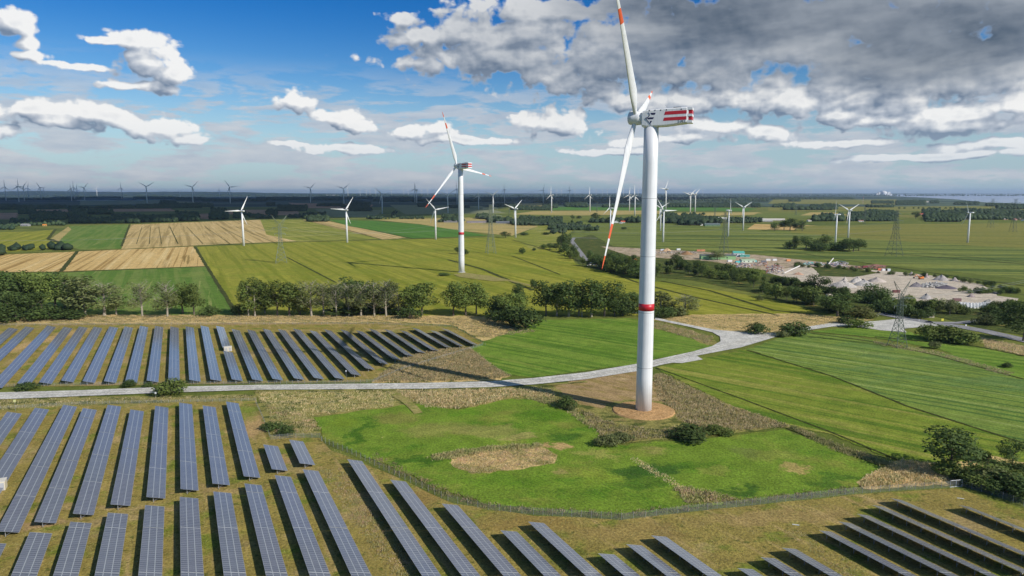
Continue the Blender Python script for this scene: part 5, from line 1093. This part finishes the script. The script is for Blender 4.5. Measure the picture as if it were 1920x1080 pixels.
rubble(1552, 493, 1590, 501, 260, [(.75, .75, .78), (.25, .2, .3), (.6, .45, .4)], 'white and grey scrap at the back of the yard', 8)
rubble(1590, 500, 1660, 505, 260, [(.3, .12, .09), (.45, .15, .08), (.2, .1, .1)], 'rusty scrap line behind the weedy bank', 9)
rubble(1225, 472, 1310, 476, 200, [(.7, .66, .62), (.3, .2, .15), (.5, .4, .35), (.15, .12, .12)], 'scrap strip right of the big tower', 10)
def container(x, yb, col, yaw, label, L=6):
    B = P(x, yb); t = empty('container', (B.x, B.y, 0), radians(yaw), label, 'container', 'containers in the yard'); mt = simple('container_paint', (*col, 1), .5, vary=.1)
    m = MB(); m.box((0, 0, 1.3), (L, 2.4, 2.6)); m.build('body', mt, t)
    for i in range(8): pass
    m = MB(); m.box((L / 2 + .03, 0, 1.3), (.06, 2.2, 2.4)); m.build('door', M['seam'], t)
for x, y, c, yw, lab in [(1190, 489, (.75, .2, .05), 20, 'bright orange container left of the big tower'), (1178, 494, (.65, .68, .7), 5, 'pale container in the left scrap yard'), (1242, 470, (.7, .7, .72), 0, 'white container just right of the big tower'), (1272, 469, (.75, .75, .74), 10, 'white container behind the sandy orange heap'),
                         (1310, 471, (.7, .25, .15), 0, 'left red brown container behind the green hall'), (1318, 471, (.72, .3, .15), 0, 'right red brown container behind the green hall'), (1374, 479, (.2, .2, .24), 90, 'dark container between green hall and teal building'), (1368, 491, (.74, .74, .72), 10, 'white container in front of the teal building'),
                         (1383, 493, (.1, .5, .5), 10, 'turquoise container before the open shed'), (1416, 492, (.05, .5, .5), 60, 'turquoise skip right of the open shed'), (1432, 492, (.2, .2, .22), 0, 'dark container right of the turquoise skip'), (1440, 489, (.75, .74, .72), 0, 'white container at the back fence of the yard'),
                         (1452, 489, (.7, .7, .7), 10, 'pale container right of the white back fence one'), (1478, 490, (.75, .3, .12), 15, 'orange container in the middle of the scrap yard'), (1520, 495, (.2, .5, .45), 0, 'green container in the back scrap line'), (1536, 496, (.7, .74, .76), 0, 'pale blue container in the back scrap line'),
                         (1622, 503, (.3, .05, .06), 0, 'dark red container at the left of the truck line'), (1650, 507, (.72, .2, .1), 0, 'red container in the truck line'), (1658, 508, (.76, .76, .75), 0, 'white container in the truck line'), (1664, 508, (.7, .72, .74), 0, 'second white container in the truck line'),
                         (1680, 549, (.18, .06, .06), 0, 'dark red crusher box in the gravel yard'), (1794, 565, (.25, .14, .13), -10, 'dark brown container before the white block stacks'), (1826, 550, (.78, .78, .76), -5, 'white container under the green mound'), (1555, 557, (.7, .6, .5), 20, 'cream container at the left end of the gravel yard')]:
    container(x, y, c, yw, lab)
# long conveyor beams
for x0, y0, x1, y1, lab in [(1470, 514, 1499, 505, 'long pale conveyor beam leaning in the scrap yard'), (1573, 491, 1586, 498, 'long white beam leaning at the back of the yard'), (1553, 497, 1562, 490, 'second white beam leaning at the back of the yard')]:
    a, b = P(x0, y0), P(x1, y1); m = MB(); m.tube(a + Vector((0, 0, 1)), b + Vector((0, 0, 4)), .8, n=4)
    tag(m.build('conveyor_beam', simple('conveyor_paint', (.66, .62, .58, 1), .6)), lab, 'beam')
# excavator
B = P(1727, 524); t = empty('excavator', (B.x, B.y, 0), radians(10), 'orange excavator with raised arm in the gravel yard', 'excavator'); om = simple('excavator_orange', (.75, .22, .03, 1), .5)
m = MB(); m.box((0, 0, 1.9), (4.4, 2.8, 1.4)); m.box((1.3, 0, 2.8), (1.6, 2.6, .8)); m.build('body', om, t)
m = MB(); m.box((-1.3, .8, 3.0), (1.5, 1.1, 1.5)); m.build('cab', M['dark'], t)
for s_ in (-1, 1): m = MB(); m.box((0, s_ * 1.3, .5), (4.6, .6, 1.0)); m.build('track', M['dark'], t)
m = MB(); m.tube((-2, 0, 2.2), (-6, 0, 5.6), .4, .3, 5); m.tube((-6, 0, 5.6), (-8.6, 0, 2.6), .3, .22, 5); m.build('arm', om, t)
m = MB(); m.loft([[Vector((-8.6 + cos(a) * .9, y, 2.1 + sin(a) * .8)) for a in [0, 1, 2, 3, 4, 5]] for y in (-.6, .6)]); m.build('bucket', M['dark'], t)
# white block stacks
k = 0; bm_ = simple('white_big_bag', (.80, .80, .78, 1), .8)
me_ = MB(); me_.box((0, 0, .75), (1.5, 1.5, 1.5)); me_.tube((0, 0, 1.5), (0, 0, 1.9), .5, .15, 6); me_ = me_.mesh('white_bag', [bm_])
for i in range(18):
    for j in range(3):
        p = P(1797 + i * 3.3, 571.5 + j * 3 + abs(i - 9) * -.2 + (i % 2) * .8)
        tag(link('white_bag', me_, None, loc=p, rot=(0, 0, i * .7)), f'{ordn(i + 1)} white bag from the left in the {("back", "middle", "front")[j]} row before the yard hedge', 'bag', 'rows of white bags in the gravel yard')
# ---------------------------------------------------------------- vehicles, signs
def car(x, yb, col, yaw, label):
    B = P(x, yb); t = empty('parked_car' if False else 'car', (B.x, B.y, 0), radians(yaw), label, 'car'); mt = simple('car_paint', (*col, 1), .25)
    prof = [(-2.2, .35), (-2.2, .85), (-1.9, .98), (-1.0, 1.02), (-.4, 1.45), (1.1, 1.47), (1.8, 1.0), (2.2, .9), (2.25, .35)]
    m = MB(); m.loft([[Vector((a, y * (.92 if b > 1.2 else 1), b)) for a, b in prof] for y in (-.88, .88)]); m.build('body', mt, t)
    m = MB(); pr = [(-.85, 1.04), (-.4, 1.40), (1.05, 1.42), (1.6, 1.04)]; m.loft([[Vector((a, y, b)) for a, b in pr] for y in (-.9, .9)]); m.build('window', M['dark'], t)
    for a in (-1.4, 1.4):
        for s_ in (-1, 1): m = MB(); m.tube((a, s_ * .75, .33), (a, s_ * .92, .33), .33, n=14); m.build('wheel', M['dark'], t)
    for s_ in (-1, 1): m = MB(); m.box((-2.21, s_ * .62, .7), (.05, .35, .16)); m.build('headlight', M['white'], t)
car(1742, 605.5, (.03, .035, .07), -18, 'dark blue car driving on the asphalt road near the bus shelter')
car(1192, 588, (.78, .78, .78), 30, 'white car half hidden by trees left of the big tower')
# motorbike with rider on the road
B = P(1662, 591.5); t = empty('motorcycle', (B.x, B.y, 0), radians(-15), 'dark motorcycle on the asphalt road by the lattice pylon', 'motorcycle')
m = MB(); m.box((0, 0, .7), (1.2, .35, .45)); m.tube((-.7, 0, .35), (-.45, 0, 1.05), .04); m.build('body', M['dark'], t)
for a in (-.75, .75): m = MB(); m.tube((a, -.07, .33), (a, .07, .33), .33, n=14); m.build('wheel', M['dark'], t)
def person(x, y, loc, label):
    pb = bpy.data.meshes.new('person'); vs = [(.05, 0, .95), (-.05, 0, 1.2), (-.12, 0, 1.45), (-.15, 0, 1.6), (-.15, 0, 1.75), (-.1, .2, 1.42), (-.3, .28, 1.2), (-.5, .25, 1.08), (-.1, -.2, 1.42), (-.3, -.28, 1.2), (-.5, -.25, 1.08),
          (.0, .12, .9), (-.3, .2, .75), (-.1, .22, .35), (.0, -.12, .9), (-.3, -.2, .75), (-.1, -.22, .35)]
    pb.from_pydata(vs, [(0, 1), (1, 2), (2, 3), (3, 4), (2, 5), (5, 6), (6, 7), (2, 8), (8, 9), (9, 10), (0, 11), (11, 12), (12, 13), (0, 14), (14, 15), (15, 16)], [])
    pb.materials.append(M['navy']); o = link('person', pb, None, loc=loc, rot=(0, 0, radians(-15))); o.modifiers.new('skin', 'SKIN'); o.modifiers.new('sub', 'SUBSURF').levels = 1
    rad = [.17, .16, .19, .07, .13, .07, .055, .05, .07, .055, .05, .1, .08, .06, .1, .08, .06]
    for v, r_ in zip(pb.skin_vertices[0].data, rad): v.radius = (r_, r_)
    tag(o, label, 'person')
person(0, 0, (B.x, B.y, .08), 'person in dark clothing sitting on the motorcycle')
def sign(x, yb, h_, w_, col, label, kind='plate'):
    B = P(x, yb); t = empty('road_sign', (B.x, B.y, 0), 0, label, 'sign'); m = MB(); m.tube((0, 0, 0), (0, 0, h_), .05, n=6); m.build('post', M['galv'], t)
    m = MB(); m.box((0, -.08, h_ - w_ / 2), (w_, .05, w_)); m.build('panel', simple('sign_face', (*col, 1), .5), t)
sign(1645.5, 594, 1.9, 1.5, (.8, .8, .8), 'white sign board at the road edge left of the pylon'); sign(1705.5, 594, 2.6, 1.2, (.6, .8, .3), 'pale green sign behind the asphalt road'); sign(1767, 602, 1.8, 1.6, (.85, .78, .1), 'yellow sign under the bus shelter trees')
sign(1796, 623, 1.2, 1.1, (.8, .8, .8), 'small white board at the traffic island'); sign(1811, 612, 1.3, .9, (.8, .8, .82), 'white marker sign in the road bend'); sign(1723, 603, 1.4, .5, (.8, .8, .8), 'small white post sign on the verge')
sign(29.5, 772, 5.2, 1.0, (.75, .75, .35), 'tall post with yellowish box beside the leftmost solar rows'); sign(293, 754, 4.6, .8, (.7, .72, .7), 'tall grey camera post behind the solar rows'); sign(649.5, 713, 5.0, .6, (.75, .75, .75), 'tall pale post at the right corner of the rear solar block')
# ---------------------------------------------------------------- fences
def fence(pts, h_, label, sp=3.0, post='galv', mat='mesh'):
    W_ = [P(*p) for p in pts]; T = sum((b - a).length for a, b in zip(W_, W_[1:])); sp = max(sp, T / 98); o = W_[0]
    t = empty('mesh_fence', o, 0, label, 'fence'); m = MB(); q_ = []
    for a, b in zip(W_, W_[1:]):
        n = max(1, round((b - a).length / sp)); q_ += [a.lerp(b, i / n) for i in range(n)]
    q_.append(W_[-1])
    for a, b in zip(q_, q_[1:]):
        m.add([a - o, b - o, b - o + Vector((0, 0, h_)), a - o + Vector((0, 0, h_))], [(0, 1, 2, 3)])
    m.build('wire_netting', M[mat], t)
    pm = MB(); pm.tube((0, 0, 0), (0, 0, h_ + .1), .06, n=5); pm = pm.mesh('post', [M[post]])
    for p in q_: link('post', pm, t, loc=p - o)
fence([(603, 828), (625, 838), (660, 852), (720, 882), (780, 910), (840, 940), (915, 957)], 2.1, 'wire mesh fence curving along the lower left side of the bright meadow')
fence([(915, 957), (1000, 965), (1090, 970), (1165, 975), (1210, 971), (1290, 960), (1380, 951), (1440, 944)], 2.1, 'wire mesh fence along the bottom of the bright meadow')
fence([(1440, 944), (1600, 926), (1700, 919), (1781, 914)], 2.1, 'wire mesh fence leading to the white gate')
fence([(1804, 912), (1840, 922), (1880, 935), (1960, 965)], 2.1, 'wire mesh fence right of the white gate')
fence([(508, 825), (540, 822), (600, 821), (604, 828)], 1.9, 'short wire mesh fence above the two solar row stubs')
fence([(480, 757), (492, 784), (508, 825)], 1.7, 'grey fence going down from the pale track to the solar field corner')
fence([(-60, 727), (200, 722), (480, 720), (640, 719), (700, 717), (760, 692), (905, 648)], 1.6, 'thin fence along the near edge of the rear solar block')
fence([(910, 648), (880, 629), (845, 613), (700, 608), (300, 609), (-60, 611)], 1.6, 'thin fence along the far edge of the rear solar block')
fence([(-60, 771), (150, 759), (330, 755), (480, 752)], 1.5, 'thin fence between the pale track and the front solar block')
a, b = P(1781.5, 914), P(1803.5, 912); t = empty('gate', a, atan2(b.y - a.y, b.x - a.x), 'white double gate in the mesh fence at the right', 'gate'); L = (b - a).length; gm = simple('white_gate_paint', (.8, .8, .8, 1), .5)
for x0 in (0, L / 2):
    m = MB(); w2 = L / 2 - .06
    for p, q_ in [((x0, 0, .1), (x0 + w2, 0, .1)), ((x0, 0, 2.2), (x0 + w2, 0, 2.2)), ((x0, 0, .1), (x0, 0, 2.2)), ((x0 + w2, 0, .1), (x0 + w2, 0, 2.2))]: m.tube(p, q_, .07, n=4)
    m.build('gate_leaf', gm, t)
    m = MB(); m.add([(x0, 0, .1), (x0 + w2, 0, .1), (x0 + w2, 0, 2.2), (x0, 0, 2.2)], [(0, 1, 2, 3)]); m.build('wire_netting', M['mesh'], t)
for x, y, lab in [(1492, 985, 'pale plank lying on the dry grass near the right solar rows'), (1801, 935.5, 'short white plank lying below the gate')]:
    p = P(x, y); m = MB(); m.box((p.x, p.y, .12), (1.8, .35, .2), -.3); tag(m.build('plank', M['white2']), lab, 'plank')
# ---------------------------------------------------------------- reeds and tall weeds: uncountable blades in patches
def inpoly(px, py, poly):
    r_ = np.zeros(len(px), bool); n = len(poly); j = n - 1
    for i in range(n):
        xi, yi = poly[i]; xj, yj = poly[j]
        c = ((yi > py) != (yj > py)) & (px < (xj - xi) * (py - yi) / (yj - yi + 1e-12) + xi); r_ ^= c; j = i
    return r_
def vn(x, y, s_, seed):
    rg = np.random.default_rng(seed); ph = rg.random(8) * 6.28; v = 0
    for k_ in range(4):
        a = rg.random() * 6.28; f = (1.7 ** k_) / s_; v = v + np.sin((x * cos(a) + y * sin(a)) * f * 6.28 + ph[k_]) * np.sin((-x * sin(a) + y * cos(a)) * f * 5 + ph[k_ + 4])
    return v / 4
def reeds(name, poly, dens, h_, mats, label, cat, seed=1, wdt=.10, pxl=True, cap=26000, clump=9):
    rng = np.random.default_rng(seed); wp = [((P(*p).x, P(*p).y) if pxl else p) for p in poly]
    xs = [p[0] for p in wp]; ys = [p[1] for p in wp]; area = (max(xs) - min(xs)) * (max(ys) - min(ys)); dens = dens * 1.7; cap = int(cap * 1.6); n = int(min(cap * 2.4, area * dens))
    X = rng.uniform(min(xs), max(xs), n); Y = rng.uniform(min(ys), max(ys), n); k_ = inpoly(X, Y, wp); X = X[k_]; Y = Y[k_]
    q_ = vn(X, Y, clump, seed); q_ = q_ * .65 + vn(X, Y, clump * .35, seed + 50) * .5; keep = rng.random(len(X)) < (.62 + 1.3 * q_); X = X[keep]; Y = Y[keep]; q_ = q_[keep]
    if len(X) > cap: X = X[:cap]; Y = Y[:cap]; q_ = q_[:cap]
    n = len(X); h_ = h_ * .52; hh = h_ * (.6 + .5 * rng.random(n) + .8 * q_); hh = np.maximum(.2 * h_, hh); V = []; mi = []
    for b in range(5):
        a = rng.random(n) * 6.28; ox = rng.normal(0, .55, n); oy = rng.normal(0, .55, n); lx = rng.normal(.35, .45, n) * hh * .8; ly = rng.normal(.15, .45, n) * hh * .8; w2 = wdt * (1 + rng.random(n)) * (h_ / 1.6 + .3)
        V.append(np.stack([np.stack([X + ox - np.cos(a) * w2, Y + oy - np.sin(a) * w2, np.zeros(n)], 1), np.stack([X + ox + np.cos(a) * w2, Y + oy + np.sin(a) * w2, np.zeros(n)], 1),
                           np.stack([X + ox + lx + np.cos(a) * w2 * .9, Y + oy + ly + np.sin(a) * w2 * .9, hh * .85], 1), np.stack([X + ox + lx - np.cos(a) * w2 * .5, Y + oy + ly - np.sin(a) * w2 * .5, hh], 1)], 1))
        mi.append((rng.random(n) + q_ * .8 > .75).astype(int) if len(mats) > 1 else np.zeros(n, int))
    V = np.concatenate(V); m_ = len(V); o = link(name, np_mesh(name, V.reshape(-1, 3), np.arange(m_ * 4).reshape(m_, 4), [M[a] for a in mats], np.concatenate(mi))); tag(o, label, cat, kind='stuff')
reeds('reeds', [(697, 717), (760, 668), (830, 655), (880, 653), (926, 690), (955, 705), (925, 711), (800, 716)], 1.9, 1.8, ['reed', 'reedg'], 'tan reeds filling the triangle between solar field and track', 'reeds', 1)
reeds('reeds', [(480, 736), (738, 735), (738, 762), (592, 779), (560, 790), (540, 770), (490, 755)], 1.2, 1.2, ['reedg', 'reed'], 'olive and tan reeds left of the trodden path below the track', 'reeds', 2)
reeds('reeds', [(500, 760), (560, 775), (590, 790), (602, 812), (515, 818)], 1.1, 1.2, ['reedb', 'reedg'], 'brownish weeds inside the fence corner', 'weeds', 22)
reeds('reeds', [(745, 734), (1030, 730), (1040, 744), (960, 746), (860, 767), (800, 764), (760, 745)], 1.8, 1.8, ['reed', 'reedg'], 'tan reed belt between the track and the bright meadow', 'reeds', 3)
reeds('reeds', [(-100, 752), (480, 742), (480, 749), (200, 758), (-100, 774)], .9, 1.1, ['reedg', 'reed'], 'olive weeds along the near side of the track', 'weeds', 4)
reeds('reeds', [(-60, 593), (760, 593), (900, 600), (1010, 622), (905, 634), (845, 608), (760, 603), (-60, 606)], .45, 1.5, ['reed', 'reedg'], 'dry tan grass strip behind the rear solar block', 'reeds', 5, cap=30000)
reeds('reeds', [(1225, 704), (1242, 702), (1372, 765), (1482, 800), (1330, 812), (1300, 796), (1270, 788), (1262, 770), (1235, 748)], 1.6, 1.7, ['reed', 'reedg'], 'tan reeds right of the big tower', 'reeds', 6)
reeds('reeds', [(1085, 768), (1110, 776), (1150, 796), (1230, 808), (1270, 802), (1340, 812), (1200, 826), (1146, 834), (1122, 820), (1118, 806)], 1.5, 1.5, ['reedg', 'reed'], 'olive weeds below the sand mound', 'weeds', 7)
reeds('reeds', [(850, 862), (900, 848), (1010, 840), (1045, 854), (1038, 869), (960, 881), (885, 889), (852, 875)], 2.2, 1.0, ['reedb', 'reed'], 'brown dry weed island in the bright meadow', 'weeds', 8)
reeds('reeds', [(808, 856), (860, 846), (930, 838), (1010, 834), (1015, 840), (910, 848), (850, 862), (812, 864)], 2.6, 1.7, ['reedg'], 'green reed fringe above the brown weed island', 'reeds', 9)
reeds('reeds', [(1610, 903), (1690, 866), (1765, 872), (1785, 897), (1740, 910), (1620, 916)], 2.6, 1.8, ['reed', 'reedg'], 'tan reeds left of the white gate', 'reeds', 10)
reeds('reeds', [(1240, 600), (1300, 592), (1500, 590), (1620, 600), (1560, 608), (1460, 622), (1400, 621), (1350, 618)], .45, 1.4, ['reed', 'reedg'], 'dry grass behind the track junction', 'reeds', 11)
reeds('reeds', [(1832, 632), (1990, 664), (1990, 682), (1850, 652)], 1.2, 1.5, ['reed', 'reedb'], 'reddish dry grass below the asphalt road', 'reeds', 12)
reeds('reeds', [(600, 882), (640, 880), (700, 960), (790, 1085), (740, 1085), (660, 975)], 2.2, .9, ['reedb', 'reedg'], 'reddish brown weeds in the strip between near solar rows', 'weeds', 13)
reeds('reeds', [(1468, 996), (1500, 996), (1640, 1085), (1590, 1085)], 2.0, .7, ['reedg', 'reedb'], 'dark weed strip between the right solar rows', 'weeds', 14)
reeds('reeds', [(1476, 800), (1490, 800), (1570, 834), (1680, 872), (1672, 880), (1560, 845)], 2.4, 1.4, ['reedg'], 'dark reeds in the field ditch right of the meadow', 'reeds', 15)
reeds('reeds', [(1265, 918), (1290, 915), (1340, 925), (1385, 940), (1290, 946)], 2.6, 1.5, ['reedg', 'reedb'], 'greyish reeds at the lower meadow edge', 'reeds', 16)
reeds('reeds', [(1180, 862), (1192, 860), (1290, 918), (1280, 925)], 2.4, 1.0, ['reed', 'reedg'], 'pale reeds in the diagonal meadow ditch', 'reeds', 17)
reeds('reeds', [(980, 745), (1040, 745), (1070, 765), (1120, 800), (1110, 806), (1060, 770)], 1.8, 1.5, ['reedg', 'reedb'], 'weeds in the turbine shadow along the meadow edge', 'weeds', 18)
reeds('reeds', [(1215, 604), (1240, 606), (1335, 632), (1330, 646), (1290, 634), (1210, 610)], 1.0, 1.6, ['reedb', 'reedg'], 'dark weeds in the bank behind the big tower', 'weeds', 19)
reeds('reeds', [(1640, 640), (1760, 660), (1900, 700), (1890, 706), (1760, 668), (1640, 646)], 1.0, 1.2, ['reed', 'reedg'], 'thin tan grass line across the right meadow', 'reeds', 20)
reeds('reeds', [(700, 850), (780, 890), (845, 922), (915, 944), (1000, 953), (1165, 962), (1210, 957), (1380, 938), (1600, 914), (1600, 922), (1380, 946), (1210, 968), (1165, 972), (1000, 962), (915, 954), (840, 936), (780, 906), (690, 862)], 1.3, 1.1, ['reedg', 'reedb'], 'dry weeds growing along the mesh fence', 'weeds', 21)

reeds('grass', [(-100, 775), (470, 760), (500, 830), (600, 830), (700, 880), (850, 945), (1165, 978), (1400, 952), (1600, 928), (1790, 920), (1960, 970), (2000, 1090), (-200, 1090)], 1.0, .5, ['reedg'], 'short dry grass tufts between the nearest solar rows', 'grass', 30, cap=15000, clump=14)
reeds('grass', [(600, 820), (735, 768), (860, 770), (960, 752), (1075, 770), (1128, 815), (1330, 824), (1470, 808), (1650, 880), (1600, 916), (1380, 938), (1165, 962), (1000, 955), (780, 892)], 1.0, .36, ['leafy2', 'reedg'], 'grass tufts in the bright meadow', 'grass', 31, cap=26000, clump=20)
# ---------------------------------------------------------------- cloud bank outside the picture that shades the plain at the left
def cloud():
    pts = [P(-260, 436), P(0, 423), P(240, 419), P(480, 411.5), P(640, 408.5), P(760, 407), P(905, 401), P(960, 388), P(1150, 381), P(1300, 376), P(1400, 372)]
    out_ = [(p.x, p.y) for p in pts] + [(6500, 11500), (-3500, 12500), (-10500, 9500), (-8000, 5000), (-3200, 1500)]
    Z = 3000; k_ = Z / tan(SUN_EL); ox, oy = cos(SUN_AZ) * k_, sin(SUN_AZ) * k_; rr = random.Random(8); ring = []
    n = len(out_)
    for i in range(n):
        a, b = Vector(out_[i]), Vector(out_[(i + 1) % n]); k2 = max(1, int((b - a).length / 260))
        for j in range(k2):
            p = a.lerp(b, j / k2); amp = 10 if i < 6 else 90; ring.append((p.x + ox + rr.uniform(-amp, amp), p.y + oy + rr.uniform(-amp, amp)))
    cx = sum(p[0] for p in ring) / len(ring); cy = sum(p[1] for p in ring) / len(ring); m = MB(); rings = []
    for f, z in ((1, 0), (1.0, 120), (.93, 420), (.75, 800), (.4, 1100)): rings.append([Vector((cx + (x - cx) * f, cy + (y - cy) * f, Z + z + (rr.uniform(-120, 120) if z > 150 else 0))) for x, y in ring])
    m.loft(rings); o = m.build('cloud', simple('cloud_white', (.85, .86, .88, 1), 1, vary=.05, vscale=.002), None, True); tag(o, kind='structure')
cloud()

# ---------------------------------------------------------------- haze
hm = bpy.data.materials.new('haze'); hm.use_nodes = True; q = NT(hm.node_tree); q.n.clear(); o_ = q.new('ShaderNodeOutputMaterial'); v_ = q.new('ShaderNodeVolumePrincipled')
v_.inputs['Color'].default_value = (.62, .80, 1.0, 1); v_.inputs['Density'].default_value = 2.6e-5; v_.inputs['Anisotropy'].default_value = .1
q.l.new(v_.outputs[0], o_.inputs['Volume'])
m = MB(); m.box((0, 29000, 119.5), (122000, 66000, 243)); tag(m.build('haze', hm), kind='stuff')
